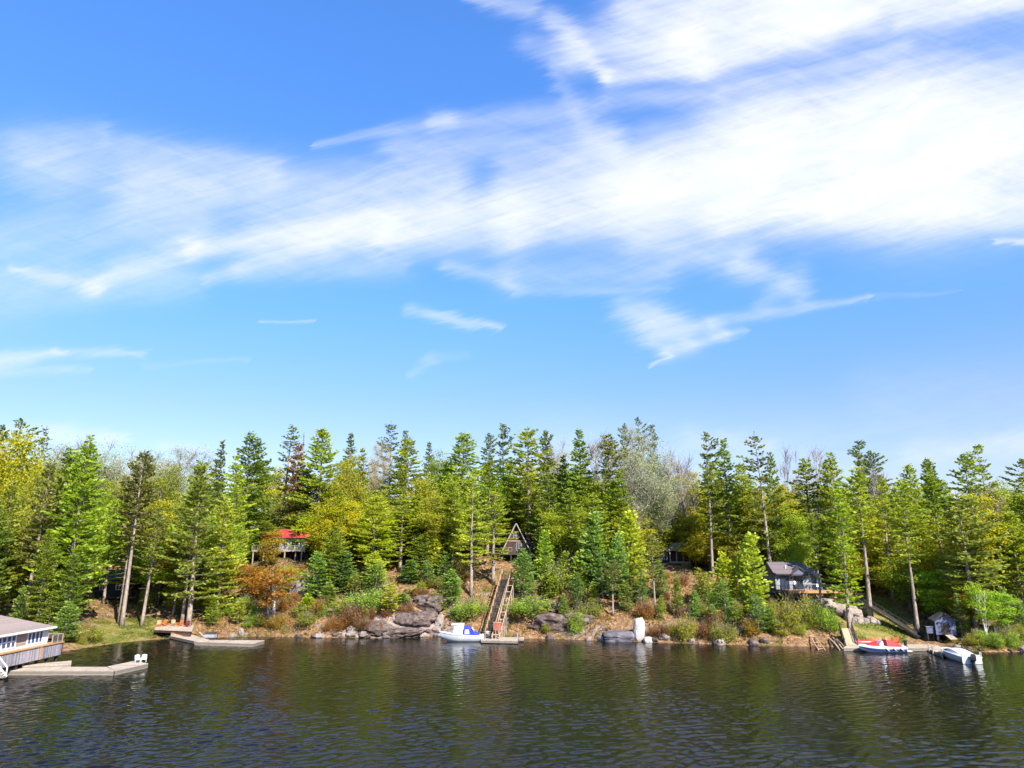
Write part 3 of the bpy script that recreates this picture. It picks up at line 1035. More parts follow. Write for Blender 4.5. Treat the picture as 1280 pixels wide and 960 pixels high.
FC = {  # base colours of the crowns
    'dk': (0.145, 0.185, 0.039), 'dkb': (0.13, 0.18, 0.062), 'dkg': (0.195, 0.258, 0.033), 'mid': (0.266, 0.32, 0.039), 'grn': (0.292, 0.383, 0.033), 'lt': (0.362, 0.421, 0.046), 'bri': (0.292, 0.439, 0.043), 'olv': (0.2, 0.225, 0.06), 'gry': (0.256, 0.297, 0.067), 'dull': (0.235, 0.3, 0.07), 'blu': (0.209, 0.317, 0.08), 'dkblu': (0.148, 0.237, 0.064), 'brn': (0.19, 0.18, 0.06), 'brown': (0.232, 0.14, 0.061), 'yel': (0.4, 0.395, 0.022), 'yel2': (0.332, 0.343, 0.033), 'gold': (0.389, 0.26, 0.022), 'lim': (0.313, 0.374, 0.03), 'pale': (0.435, 0.465, 0.256), 'palegr': (0.39, 0.449, 0.289), 'beige': (0.448, 0.392, 0.27), 'ora': (0.389, 0.187, 0.03), 'rus': (0.259, 0.114, 0.034), 'wht': (0.55, 0.52, 0.36), 'grnb': (0.292, 0.444, 0.029)}
KIND = {'pd': ('pine_tree', 'pine tree'), 'pb': ('pine_tree', 'pine tree'), 'pc': ('pine_tree', 'pine tree'), 'pt': ('pine_tree', 'pine tree'),
        'po': ('pine_tree', 'pine tree'), 'pn': ('pine_tree', 'pine tree'), 'pi': ('pine_tree', 'pine tree'), 'yp': ('young_pine', 'pine tree'),
        'bl': ('maple_tree', 'tree'), 'bs': ('young_maple', 'tree'), 'bu': ('budding_tree', 'tree'), 'ba': ('bare_tree', 'tree'), 'bi': ('birch_tree', 'birch'),
        'de': ('dead_tree', 'dead tree'), 'sh': ('shrub', 'shrub')}


def plant(kind, loc, h, w, col, label, group=None, var=None, rz=None, trunk=None):
    ps = PROTO[kind]
    tm, cm, H, rad = ps[(var if var is not None else rnd.randrange(len(ps))) % len(ps)]
    nm, cat = KIND[kind]
    o = thing(nm, label, cat, loc, rz if rz is not None else rnd.uniform(0, 6.28), group)
    o.scale = (w / (2 * rad), w / (2 * rad), h / H)
    if kind != 'sh':
        o.rotation_euler.x, o.rotation_euler.y = rnd.gauss(0, .018), rnd.gauss(0, .018)
    t = bpy.data.objects.new('trunk' if kind != 'sh' else 'stems', tm)
    c = bpy.data.objects.new('crown' if kind != 'sh' else 'foliage', cm)
    for p in (t, c):
        COL.objects.link(p)
        p.parent = o
    v = FC[col] if isinstance(col, str) else col
    j = [rnd.uniform(.88, 1.14) for _ in range(2)]
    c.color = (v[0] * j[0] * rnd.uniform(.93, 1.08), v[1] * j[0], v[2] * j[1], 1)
    return o


# sight lines that stay open in the place itself: clearings in front of the buildings (photo columns, rows, metres inland / K)
CLEAR = [(316, 382, 656, 696, 24), (622, 670, 650, 696, 21.5), (820, 864, 678, 706, 22.5), (956, 1048, 698, 752, 12), (1062, 1150, 745, 798, 9), (134, 174, 722, 778, 15.5), (1160, 1200, 760, 800, 6),
         (600, 640, 712, 800, 14), (192, 245, 772, 800, 5), (86, 192, 776, 806, 10)]
LOWEST = {'pd': .1, 'pb': .17, 'pc': .32, 'pt': .47, 'po': .25, 'pn': .19, 'pi': .34, 'yp': .08, 'bl': .14, 'bs': .18, 'bu': .25, 'ba': .3, 'bi': .3, 'de': .4, 'sh': 0}


def blocked(kind, tx, ty, d, wpx):
    half = wpx * WIDEN.get(kind, 1.3) / 2 * .8
    by = 800 - 60 * min(1, d / 14) - 45 * max(0, min(1, (d - 14) / 20))
    low = by - (by - ty) * LOWEST[kind]
    for (x0, x1, y0, y1, dd) in CLEAR:
        if d < dd + 1 and tx + half > x0 and tx - half < x1 and ty < y1 and low > y0 + 3:
            return (x0, x1, y0, y1, dd)
    return None


def tree(kind, tx, ty, d, wpx, col, label, group=None, var=None, by=None, bx=None):
    """a tree whose tip shows at photo pixel (tx, ty), standing d*K metres inland"""
    r = ray(tx, ty)
    Y = SH_Y.mean()
    for _ in range(6):
        X = r.x / r.y * Y
        u = X / Y
        Y = shore_y(u) + d * K
    p = at_y(tx, ty, Y)
    if bx is not None:                          # base seen elsewhere: the trunk leans
        pass
    gz = ground(p.x, p.y)
    h = p.z - gz
    w = wpx * WIDEN.get(kind, 1.3) / F * (p - cam.location).dot(Vector((0, CP, SP)))
    return plant(kind, (p.x, p.y, gz - .15), h + .15, w, col, label, group, var)
DEBUG = False

# ---------------------------------------------------------------- the trees, one by one
TREES = [
 # ---- left: behind the boathouse and the lawn
 ('pi', 24, 524, 40, 44, 'dk', 'dark ragged pine topping the skyline at the far left'),
 ('pi', 3, 531, 44, 34, 'dk', 'dark flat-topped pine cut by the left edge of the photo on the skyline'),
 ('po', 58, 533, 46, 26, 'olv', 'thin see-through pine on the skyline just right of the ragged far-left pine'),
 ('bl', 30, 545, 22, 62, 'yel', 'broad sunlit yellow maple high above the boathouse roof'),
 ('bl', -6, 556, 18, 56, 'yel', 'yellow maple half out of the frame at the upper left edge'),
 ('bl', 52, 590, 16, 36, 'yel2', 'olive-yellow maple between the broad yellow maple and the largest pine'),
 ('bl', 4, 640, 11, 38, 'gold', 'golden maple low at the left edge above the boathouse'),
 ('pd', 110, 545, 9, 96, 'grn', 'largest bright green pine, layered to the ground, behind the boathouse'),
 ('pb', 88, 560, 13, 50, 'dkg', 'dark pine merging with the left shoulder of the largest bright pine'),
 ('pc', 60, 572, 9, 48, 'olv', 'olive pine with long bare trunk standing left of the largest bright pine'),
 ('pc', 22, 600, 9, 46, 'mid', 'pine with slim bare trunk above the left end of the boathouse roof'),
 ('pb', -4, 618, 6, 50, 'dkg', 'dark green pine cut by the left edge right above the boathouse'),
 ('pd', 62, 668, 5, 44, 'dkg', 'short dark pine rising directly behind the boathouse roof ridge'),
 ('yp', 86, 752, 2.6, 36, 'blu', 'small bluish pine at the right end of the boathouse roof'),
 ('pd', 96, 690, 6, 46, 'dkg', 'dark lower pine tucked under the largest bright pine'),
 ('pt', 178, 563, 7.5, 46, 'brn', 'brownish pine with tall slim trunk standing on the left lawn'),
 ('pt', 172, 588, 9.5, 44, 'brn', 'brownish leaning pine whose dark trunk crosses the grey-sided house'),
 ('pt', 193, 640, 6.2, 40, 'olv', 'shorter pine with pale bare trunk on the right half of the left lawn'),
 ('bl', 218, 582, 20, 44, 'yel2', 'yellow-green maple between the brownish lawn pine and the grey-green dock pine'),
 ('bl', 208, 625, 15, 46, 'yel', 'lower yellow maple behind the orange chairs'),
 ('bs', 226, 668, 13, 30, 'gold', 'slim golden young maple left of the grey-green dock pine'),
 ('pb', 256, 574, 5.0, 64, 'gry', 'tall grey-green pine with a leaning trunk beside the left floating dock'),
 ('pc', 246, 592, 6.2, 40, 'gry', 'second grey-green pine standing against the first one beside the floating dock'),
 ('pd', 284, 622, 7.0, 66, 'lt', 'light green layered pine just right of the grey-green dock pines'),
 ('pb', 224, 690, 9, 34, 'mid', 'small pine with thin pale trunk behind the orange chairs'),
 ('bu', 82, 548, 62, 66, 'palegr', 'pale grey budding tree on the ridge right of the ragged far-left pine'),
 ('bu', 132, 550, 64, 60, 'palegr', 'pale grey budding tree on the ridge behind the largest pine, tinged brown'),
 ('bu', 160, 560, 60, 50, 'pale', 'pale budding tree on the ridge left of the brownish lawn pine'),
 ('bu', 205, 563, 60, 60, 'pale', 'pale budding tree on the ridge right of the brownish lawn pine'),
 ('bu', 236, 562, 58, 62, 'palegr', 'wide pale budding tree on the ridge left of the grey-green dock pine top'),
 ('pn', 281, 551, 42, 22, 'dk', 'narrow dark pine tip on the skyline right of the grey-green dock pine'),
 ('pb', 313, 541, 26, 50, 'dkg', 'dark green pointed pine on the skyline left of the red-roofed cottage'),
 ('pb', 297, 570, 20, 46, 'grn', 'green pine filling in below the dark pointed pine left of the red roof'),
 ('pd', 296, 606, 15, 44, 'mid', 'mid-green pine standing directly left of the red-roofed cottage'),
 # ---- centre left
 ('po', 360, 531, 36, 44, 'dk', 'open-tiered dark pine on the skyline above the red-roofed cottage'),
 ('pc', 373, 552, 33, 26, 'brown', 'browned dying pine beside the open-tiered pine above the red roof'),
 ('de', 379, 537, 38, 12, 'brown', 'thin dead spike of a tree on the skyline above the red roof'),
 ('pb', 404, 535, 32, 56, 'grn', 'full bright green pine on the skyline right of the red-roofed cottage'),
 ('pb', 384, 585, 37, 40, 'dkg', 'dark pine filling the gap behind the red roof'),
 ('pn', 441, 542, 38, 26, 'dk', 'narrow dark pine on the skyline between two bright green ones'),
 ('pb', 452, 560, 30, 36, 'mid', 'mid-green pine shoulder right of the narrow dark skyline pine'),
 ('bl', 438, 574, 26, 34, 'yel2', 'yellowish maple below the narrow dark skyline pine'),
 ('po', 491, 527, 44, 40, 'dkb', 'pointed open-tiered pine, tallest on the skyline left of centre'),
 ('pi', 505, 538, 42, 24, 'dk', 'slim dark pine touching the tallest left-centre skyline pine'),
 ('pc', 511, 545, 28, 46, 'mid', 'green pine with visible trunk below the tallest left-centre skyline pine'),
 ('bu', 482, 556, 33, 26, 'beige', 'beige budding tree in front of the tallest left-centre skyline pine'),
 ('pn', 537, 553, 42, 22, 'dk', 'sparse narrow pine on the skyline left of the centre green pine'),
 ('bl', 541, 566, 30, 36, 'lim', 'lime-green leafy tree top left of the centre green pine'),
 ('pb', 579, 540, 26, 60, 'grn', 'full green pine on the skyline just left of centre'),
 ('pi', 615, 541, 38, 30, 'dk', 'ragged dark pine on the skyline above the stair'),
 ('pi', 630, 530, 40, 32, 'dk', 'taller crooked dark pine on the skyline above the stair'),
 ('bl', 424, 625, 19, 60, 'yel', 'bright yellow maple right of the red-roofed cottage'),
 ('bl', 476, 612, 21, 40, 'yel2', 'yellow-topped leafy tree in mid forest above the dark rock shore'),
 ('bl', 528, 600, 21, 46, 'yel2', 'olive-yellow leafy tree mid forest left of the centre green pine'),
 ('bl', 552, 625, 18, 40, 'lim', 'lime leafy tree mid forest below the centre green pine'),
 ('pb', 470, 618, 13, 52, 'lt', 'light green pine mid forest above the bushy bluish young pines'),
 ('pb', 503, 618, 15, 50, 'mid', 'mid-green pine mid forest right of the light green one'),
 ('pd', 528, 668, 12, 40, 'dkg', 'low dark rounded conifer mid forest above the rock shore'),
 ('po', 591, 588, 8, 42, 'lt', 'slim light pine with bare lower trunk left of the long stair'),
 ('pb', 568, 600, 14, 40, 'mid', 'grey-green pine behind the slim light pine left of the stair'),
 ('po', 617, 612, 12, 46, 'lt', 'pine with flat see-through sprays in front of the left side of the brown gable cabin'),
 ('pb', 610, 575, 22, 40, 'dkg', 'dark pine mid forest above the brown gable cabin'),
 ('yp', 400, 690, 8, 46, 'blu', 'wide bluish young pine above the grey boulder on the bank'),
 ('yp', 431, 690, 9.5, 46, 'dkblu', 'dark bluish young pine right of the wide bluish one'),
 ('yp', 472, 702, 7, 44, 'blu', 'green young pine on the bank above the pink rock shore'),
 ('yp', 489, 728, 2.5, 34, 'lt', 'light yellow-green young pine standing at the pink rock shore'),
 ('yp', 432, 748, 2.2, 22, 'lt', 'thin pale young pine on the bank above dark shoreline rocks'),
 ('yp', 512, 700, 10, 36, 'dkblu', 'young pine behind the top of the pink rock outcrop'),
 ('sh', 460, 738, 3.5, 36, 'bri', 'vivid green rounded bush on the bank left of the light young pine'),
 ('yp', 565, 712, 4.5, 34, 'blu', 'bluish young pine above the blue-topped boat'),
 ('yp', 543, 672, 12, 34, 'lt', 'light young pine on the hillside above the pink rock outcrop'),
 ('sh', 586, 748, 3, 34, 'bri', 'light green bush pressed against the left rail of the stair'),
 # ---- centre right
 ('pc', 662, 533, 25, 54, 'mid', 'broad-topped pine on the skyline above the brown gable cabin'),
 ('pi', 681, 538, 30, 30, 'dk', 'small ragged pine top right beside the broad-topped one'),
 ('bu', 700, 548, 36, 40, 'beige', 'beige budding tree on the skyline between two centre pines'),
 ('pn', 725, 538, 24, 40, 'dkg', 'narrow pointed dark green pine on the skyline right of centre'),
 ('pn', 702, 570, 26, 30, 'dkg', 'lower narrow dark pine left of the pointed right-centre pine'),
 ('ba', 741, 532, 42, 44, 'beige', 'bare grey twiggy tree on the skyline right of the pointed dark pine'),
 ('pt', 757, 542, 21, 42, 'olv', 'olive thin-crowned pine with long dark bare trunk'),
 ('bu', 788, 538, 26, 66, 'palegr', 'tall pale silver-green budding tree right of centre, largest of its kind'),
 ('bu', 812, 560, 29, 46, 'pale', 'pale budding tree at the right shoulder of the tall silver-green one'),
 ('pi', 797, 523, 48, 24, 'dkb', 'dark crooked pine tip highest above the silver-green budding tree'),
 ('pi', 813, 530, 47, 26, 'dk', 'dark pine tip right of the highest crooked tip above the silver-green tree'),
 ('pi', 777, 529, 48, 24, 'dk', 'dark pine tip left of the highest crooked tip above the silver-green tree'),
 ('ba', 851, 556, 32, 44, 'beige', 'leaning bare tree in the open sky gap right of the silver-green tree'),
 ('ba', 832, 572, 36, 36, 'beige', 'low bare twiggy tree at the left of the open sky gap'),
 ('bu', 812, 618, 32, 40, 'wht', 'white-flowering tree above the low dark cabin'),
 ('bl', 836, 655, 33, 46, 'gold', 'golden leafy tree right behind the low dark cabin'),
 ('pb', 688, 590, 20, 40, 'dkg', 'dark pine right of the brown gable cabin'),
 ('pc', 712, 610, 16, 40, 'dkg', 'dark green pine with dark trunk mid forest right of the brown gable cabin'),
 ('bl', 735, 600, 22, 46, 'lim', 'lime leafy tree behind the long bare trunk right of centre'),
 ('pn', 772, 590, 18, 34, 'dkg', 'narrow dark pine mid forest below the silver-green tree'),
 ('bl', 765, 630, 19, 50, 'yel2', 'yellow-green leafy tree mid forest left of the low dark cabin'),
 ('yp', 742, 642, 9.5, 50, 'blu', 'tall bluish young pine with brown lower twigs on the litter slope'),
 ('yp', 788, 640, 11, 56, 'lt', 'light green young pine left of the low dark cabin, tallest there'),
 ('yp', 772, 668, 8, 40, 'blu', 'bluish young pine in front of the tall light one left of the low dark cabin'),
 ('yp', 680, 664, 12, 36, 'bri', 'bright green young pine right beside the brown gable cabin'),
 ('yp', 653, 686, 9, 34, 'blu', 'bluish young pine in front of the brown gable cabin and above the stair'),
 ('sh', 659, 744, 4, 42, 'bri', 'vivid green bush right of the stair foot'),
 ('sh', 702, 706, 9, 28, 'lim', 'lime bush on the hillside right of the bright young pine'),
 ('yp', 822, 700, 9, 26, 'dkblu', 'dull bluish young pine in front of the low dark cabin'),
 ('pt', 815, 668, 6, 26, 'olv', 'thin sparse pine with bare trunk on the litter slope below the low dark cabin'),
 ('pt', 764, 700, 4, 26, 'olv', 'thin brown-trunked sapling pine on the litter slope above the slab rock'),
 ('yp', 720, 716, 5.5, 22, 'dkblu', 'small dark young pine on the golden slope right of the stair'),
 # ---- right
 ('pi', 880, 541, 19, 36, 'dk', 'dark-topped thick-trunked pine left of the grey cottage group'),
 ('pc', 892, 575, 26, 40, 'grn', 'green pine wrapped round the dark thick-trunked one'),
 ('pn', 904, 549, 22, 34, 'dkg', 'narrow pine on the skyline right of the thick-trunked dark one'),
 ('pc', 925, 578, 24, 40, 'grn', 'lower green pine left of the open-tiered pine above the grey cottage'),
 ('po', 951, 540, 18, 46, 'dk', 'open-tiered pine on the skyline above the left end of the grey cottage'),
 ('pc', 965, 565, 22, 32, 'dkg', 'dark pine at the right shoulder of the open-tiered pine above the grey cottage'),
 ('bl', 858, 592, 35, 48, 'yel', 'sunlit yellow leafy tree under the open sky gap'),
 ('bl', 905, 620, 36, 56, 'yel', 'glowing yellow leafy tree behind the green pines left of the grey cottage'),
 ('bl', 938, 610, 26, 46, 'yel2', 'yellow-green leafy tree behind the open-tiered pine'),
 ('bl', 975, 610, 28, 44, 'yel', 'glowing yellow leafy tree right behind the grey cottage roof'),
 ('bl', 998, 640, 24, 44, 'yel', 'low glowing yellow tree behind the middle of the grey cottage roof'),
 ('ba', 985, 562, 36, 34, 'beige', 'bare twiggy tree on the skyline above the grey cottage, left one of two'),
 ('ba', 1013, 562, 38, 40, 'beige', 'bare twiggy tree on the skyline above the grey cottage, wider right one of two'),
 ('pc', 1006, 573, 20, 56, 'dkg', 'dark pine standing right behind the grey cottage roof'),
 ('pb', 1041, 566, 16, 42, 'mid', 'mid-green pine on the skyline right of the grey cottage'),
 ('pb', 1043, 602, 3.2, 52, 'grn', 'bright green pine whose pale trunk rises by the gangway before the grey cottage deck'),
 ('pt', 1016, 640, 5.0, 34, 'mid', 'pine whose thick trunk passes in front of the grey cottage deck'),
 ('pi', 1073, 551, 30, 40, 'dkb', 'dark bluish pine, tallest on the skyline right of the grey cottage'),
 ('pi', 1092, 563, 32, 46, 'dk', 'wide dark pine just right of the tallest bluish one'),
 ('pt', 1068, 582, 6.5, 48, 'lt', 'light pine with long bare trunk standing on the right lawn by the rocks'),
 ('ba', 1106, 588, 26, 40, 'beige', 'bare twiggy tree right of the wide dark skyline pine'),
 ('pc', 1098, 596, 13, 38, 'mid', 'mid-green pine behind the dark walkway'),
 ('pt', 1124, 600, 4.0, 44, 'mid', 'pine with pale leaning trunk at the foot of the dark walkway'),
 ('pb', 1133, 580, 22, 42, 'grn', 'green pine on the skyline above the dark walkway'),
 ('pb', 1155, 573, 26, 36, 'dkg', 'dark pine on the skyline above the blue-grey shed'),
 ('pn', 1168, 577, 28, 28, 'dk', 'narrow dark pine touching the one above the blue-grey shed'),
 ('pt', 1164, 592, 15, 46, 'dkg', 'dark green pine with straight dark trunk behind the blue-grey shed'),
 ('pi', 1205, 567, 24, 46, 'dkg', 'ragged flat-armed pine on the skyline, left one near the right edge'),
 ('pi', 1227, 556, 25, 40, 'dkg', 'ragged flat-armed pine on the skyline, taller one near the right edge'),
 ('bu', 1228, 606, 18, 46, 'brown', 'brown leafless-looking tree below the ragged right-hand pines'),
 ('pi', 1271, 574, 22, 44, 'dk', 'dark ragged pine cut by the right edge of the photo'),
 ('pb', 1196, 616, 7, 60, 'dull', 'big dull yellow-green pine right of the blue-grey shed'),
 ('pd', 1262, 640, 7.5, 66, 'lt', 'light green pine with drooping layers low at the right edge'),
 ('pb', 1238, 640, 11, 44, 'olv', 'olive pine between the big dull pine and the right-edge layered pine'),
 ('pc', 1290, 600, 9, 50, 'mid', 'mid-green pine mostly beyond the right edge'),
 ('bl', 1060, 640, 18, 44, 'yel', 'yellow tree behind the bright green pine right of the grey cottage'),
 ('bl', 1110, 640, 17, 50, 'yel2', 'yellow-green tree behind the leaning trunk at the walkway'),
 ('bl', 1150, 660, 14, 50, 'yel', 'yellow bushy tree left behind the blue-grey shed'),
 ('bl', 1188, 680, 12, 40, 'yel2', 'yellow-olive leafy tree directly behind the blue-grey shed'),
 ('bs', 1130, 690, 8, 40, 'lim', 'lime young tree beside the upper dark walkway'),
 ('bs', 1165, 710, 7.5, 36, 'grnb', 'green young tree behind the left of the blue-grey shed'),
 ('bi', 1224, 728, 3.2, 26, 'grnb', 'white-trunked forked birch right of the blue-grey shed'),
 ('bs', 1240, 735, 4.5, 32, 'bri', 'bright green young tree behind the forked birch'),
 ('bs', 1207, 725, 7, 28, 'gold', 'golden young tree right behind the blue-grey shed'),
 ('yp', 937, 668, 6, 50, 'lt', 'bright layered young pine left of the grey cottage, covering its left wall'),
 ('yp', 922, 690, 8.5, 46, 'grn', 'green young pine left of the bright layered one'),
 ('yp', 902, 690, 7.5, 36, 'lt', 'light young pine two left of the grey cottage'),
 ('yp', 873, 710, 8, 28, 'mid', 'young pine on the litter slope right of the low dark cabin'),
 ('yp', 945, 742, 2.0, 34, 'dkblu', 'dark young pine at the water left of the pale wooden ladder'),
 ('sh', 1008, 744, 4.0, 22, 'lim', 'lime shrub in front of the middle of the grey cottage deck'),
 ('sh', 985, 752, 3.2, 24, 'yel2', 'olive shrub below the left half of the grey cottage deck'),
 ('sh', 1031, 757, 3.2, 20, 'grnb', 'green shrub below the right half of the grey cottage deck'),
 ('bi', 339, 716, 2.5, 16, 'gold', 'leaning white birch with sparse gold leaves at the left bank'),
 ('bi', 348, 700, 2.0, 32, 'ora', 'orange-leaved birch over the left bank'),
 ('bs', 341, 656, 17, 22, 'gold', 'golden young maple in front of the red roof'),
 ('bs', 315, 700, 8, 34, 'ora', 'orange-brown young tree left of the orange birch on the bank'),
 ('bs', 326, 706, 10, 30, 'gold', 'gold-green young tree below the left part of the red-roofed cottage'),
 ('bs', 362, 706, 9, 28, 'lim', 'lime young tree below the right part of the red-roofed cottage'),
]
for t in TREES:
    if DEBUG and blocked(*t[:5]): print('BLOCK', t, blocked(*t[:5]))
    tree(*t)

# back rows: pines and maples that close the gaps, seen only in slivers between the ones above
FILL = []
rf = random.Random(99)
SKY_X = [0, 60, 110, 200, 280, 320, 400, 440, 490, 540, 580, 630, 700, 760, 800, 850, 880, 950, 1000, 1040, 1090, 1150, 1190, 1230, 1280]
SKY_Y = [560, 565, 575, 590, 580, 570, 562, 570, 560, 575, 565, 560, 570, 565, 565, 606, 580, 575, 600, 585, 585, 590, 590, 585, 590]
for k in range(104):
    px = -40 + 1360 * (k + rf.random()) / 104
    far = k % 2
    d = rf.uniform(34, 58) if far else rf.uniform(17, 32)
    y0 = np.interp(px, SKY_X, SKY_Y)
    if 835 < px < 872 and far:
        continue
    ty = y0 + (rf.uniform(8, 40) if far else rf.uniform(30, 85))
    warm = 835 < px < 1010 or 1040 < px < 1210
    if rf.random() < (.6 if warm else .42):
        FILL.append(('bl', px, ty, d, rf.uniform(36, 52), rf.choice(('yel', 'yel2', 'lim') if warm else ('yel2', 'lim', 'yel2')),
                     'yellow-green maple in the back rows of the forest, only glimpsed between nearer trees', 'maples in the back rows'))
    else:
        FILL.append((rf.choice(('pb', 'pd', 'pb', 'pb')), px, ty, d, rf.uniform(32, 48), rf.choice(('dkg', 'mid', 'dk', 'grn', 'dkg')),
                     'pine in the back rows of the forest, only glimpsed between nearer trees', 'pines in the back rows'))
for k in range(84):                              # leafy understory
    px = -60 + 1400 * (k + rf.random()) / 84
    d = (11, 20, 30, 42)[k % 4] + rf.uniform(-3, 4)
    warm = 835 < px < 1010 or 1040 < px < 1210
    col = rf.choice(('yel', 'lim', 'yel2', 'yel') if warm else ('yel2', 'grnb', 'lim', 'grn', 'olv'))
    if d < 14 and (310 < px < 385 or 610 < px < 675 or 820 < px < 865 or 945 < px < 1160 or 100 < px < 240):
        continue
    if d < 26 and (300 < px < 390 or 618 < px < 675 or 815 < px < 865 or 950 < px < 1040 or 120 < px < 180):
        d += 22
    if warm and k % 5 or k % 5 < 2:
        FILL.append(('bl', px, rf.uniform(612, 665) - (20 if d > 30 else 0), d, rf.uniform(44, 62), col,
                     'low leafy tree of the understory, half hidden between the pines', 'leafy understory trees'))
    else:
        FILL.append((rf.choice(('pd', 'pb', 'pd')), px, rf.uniform(600, 660) - (20 if d > 30 else 0), d, rf.uniform(36, 52), rf.choice(('lt', 'mid', 'grn', 'grn', 'dull', 'dkg')),
                     'low bushy pine of the understory, half hidden between taller pines', 'bushy understory pines'))
for t in FILL:
    for _ in range(4):                          # keep the clearings in front of the buildings open
        c = blocked(*t[:3], t[3], t[4])
        if c is None and 790 < t[1] < 960 and t[3] < 34:
            c = (0, 0, 0, 0, 34)
        if c is None:
            break
        t = (*t[:3], c[4] + 2 + 4 * rf.random(), *t[4:])
    tree(*t)

# ---- sunlit spring foliage between the trunks, lower right of centre
for k, (tx, ty, d) in enumerate([(700, 640, 24), (728, 655, 20), (755, 668, 15), (778, 648, 24), (800, 636, 27), (822, 640, 31), (845, 645, 34), (868, 640, 30), (884, 660, 24), (902, 650, 27),
                                 (868, 672, 26), (918, 660, 20), (940, 640, 30), (960, 650, 26), (985, 652, 30), (1010, 660, 24), (1052, 672, 16), (1080, 668, 20), (1105, 690, 14), (806, 672, 25)]):
    tree('bs', tx, ty, d, 34, ('yel', 'lim', 'yel', 'yel2')[k % 4], 'slim yellow-green spring sapling glowing between the trunks on the right slope', 'spring saplings on the right slope')

# ---- young pines that stand thick on the steep bank
YOUNG = [(412, 728, 5.5, 26), (446, 716, 7, 28), (418, 752, 3, 22), (455, 758, 2.2, 20), (502, 742, 4.5, 28), (526, 728, 7, 28), (385, 742, 3.5, 24), (548, 742, 3.5, 22), (470, 690, 10, 34),
         (556, 690, 9, 30), (535, 700, 8.5, 26), (662, 716, 6.5, 24), (688, 712, 8, 26), (706, 690, 10, 30), (724, 690, 9, 30), (752, 690, 8, 28), (740, 728, 5, 18), (800, 712, 6.5, 24),
         (782, 726, 5, 20), (846, 722, 5.5, 22), (868, 738, 4.5, 22), (884, 716, 7, 26), (905, 724, 5, 26), (918, 748, 3, 24), (934, 722, 5, 26), (962, 756, 2.5, 22), (890, 756, 3, 20),
         (705, 742, 4, 16), (826, 744, 4, 16), (1196, 742, 5, 22), (1254, 735, 5, 26), (1275, 752, 3.5, 24), (268, 745, 5, 24), (300, 748, 4, 24), (318, 756, 3, 20), (30, 735, 6, 28), (66, 742, 5, 26)]
for (tx, ty, d, w_) in YOUNG:
    tree('yp', tx, ty, d, w_, rf.choice(('blu', 'lt', 'mid', 'blu', 'dull', 'grn')), 'small young pine standing among the shrubs of the steep bank', 'young pines on the bank')

# ---- understory shrubs on the bank
SHR = {'ora': 'orange-leaved shrub on the bank', 'gold': 'golden shrub on the bank', 'rus': 'rusty brown shrub on the bank', 'lim': 'lime green shrub on the bank',
       'grnb': 'fresh green shrub on the bank', 'yel2': 'olive-yellow shrub on the bank'}
ZONES = [  # px0 px1 py0 py1 n palette where
    (84, 118, 792, 808, 7, ('gold', 'yel2', 'grnb', 'gold'), 'just right of the boathouse deck'),
    (0, 90, 748, 772, 8, ('grnb', 'yel2', 'grnb'), 'behind the boathouse roof'),
    (262, 330, 762, 786, 9, ('grnb', 'gold', 'ora', 'yel2'), 'behind the left floating dock'),
    (330, 400, 755, 792, 10, ('ora', 'ora', 'yel2', 'gold'), 'below the grey boulder'),
    (320, 390, 708, 742, 9, ('gold', 'yel2', 'lim'), 'below the red-roofed cottage'),
    (400, 480, 762, 794, 9, ('rus', 'ora', 'grnb', 'rus'), 'above the dark shoreline rocks'),
    (480, 560, 745, 790, 7, ('rus', 'yel2', 'ora'), 'around the pink rock outcrop'),
    (520, 590, 716, 745, 9, ('gold', 'gold', 'ora', 'yel2'), 'on the golden slope left of the stair'),
    (655, 725, 705, 745, 10, ('gold', 'yel2', 'gold', 'lim'), 'on the slope right of the stair top'),
    (660, 745, 755, 795, 9, ('rus', 'ora', 'grnb', 'yel2'), 'right of the stair foot'),
    (555, 598, 688, 716, 6, ('gold', 'yel2', 'gold'), 'on the slope left of the stair top'),
    (690, 760, 730, 760, 8, ('ora', 'gold', 'gold'), 'on the golden slope above the slab rock'),
    (800, 900, 765, 800, 11, ('rus', 'ora', 'rus', 'yel2'), 'on the litter bank right of the white boulder'),
    (780, 900, 716, 762, 11, ('rus', 'gold', 'yel2', 'rus'), 'on the litter slope below the low dark cabin'),
    (890, 1000, 745, 803, 18, ('grnb', 'lim', 'yel2', 'grnb', 'gold'), 'on the bank left of the pale wooden ladder'),
    (1000, 1046, 765, 798, 10, ('grnb', 'yel2', 'rus', 'lim'), 'below the grey cottage deck'),
    (1150, 1215, 745, 770, 8, ('gold', 'yel2', 'lim'), 'behind the blue-grey shed'),
    (1213, 1290, 785, 812, 13, ('grnb', 'yel2', 'gold', 'grnb'), 'along the shore right of the shed'),
    (1200, 1290, 760, 785, 8, ('yel2', 'gold', 'grnb'), 'under the trees right of the shed'),
    (170, 250, 742, 764, 8, ('grnb', 'lim', 'grnb'), 'in the shade behind the orange chairs'),
]
for (x0, x1, y0, y1, n, pal, where) in ZONES:
    for k in range(n):
        px = x0 + (x1 - x0) * (k + rf.random()) / n
        py = rf.uniform(y0, y1)
        p = on_ground(px, py)
        col = rf.choice(pal)
        s = rf.uniform(1.6, 3.6) * (.55 if 'cottage' in where or 'cabin' in where else .62 if 'shed' in where else .9)
        plant('sh', (p.x, p.y, p.z - .1), s * rf.uniform(.75, 1.3), s * rf.uniform(.7, 1.1), col, SHR[col] + ' ' + where, 'shrubs ' + where)


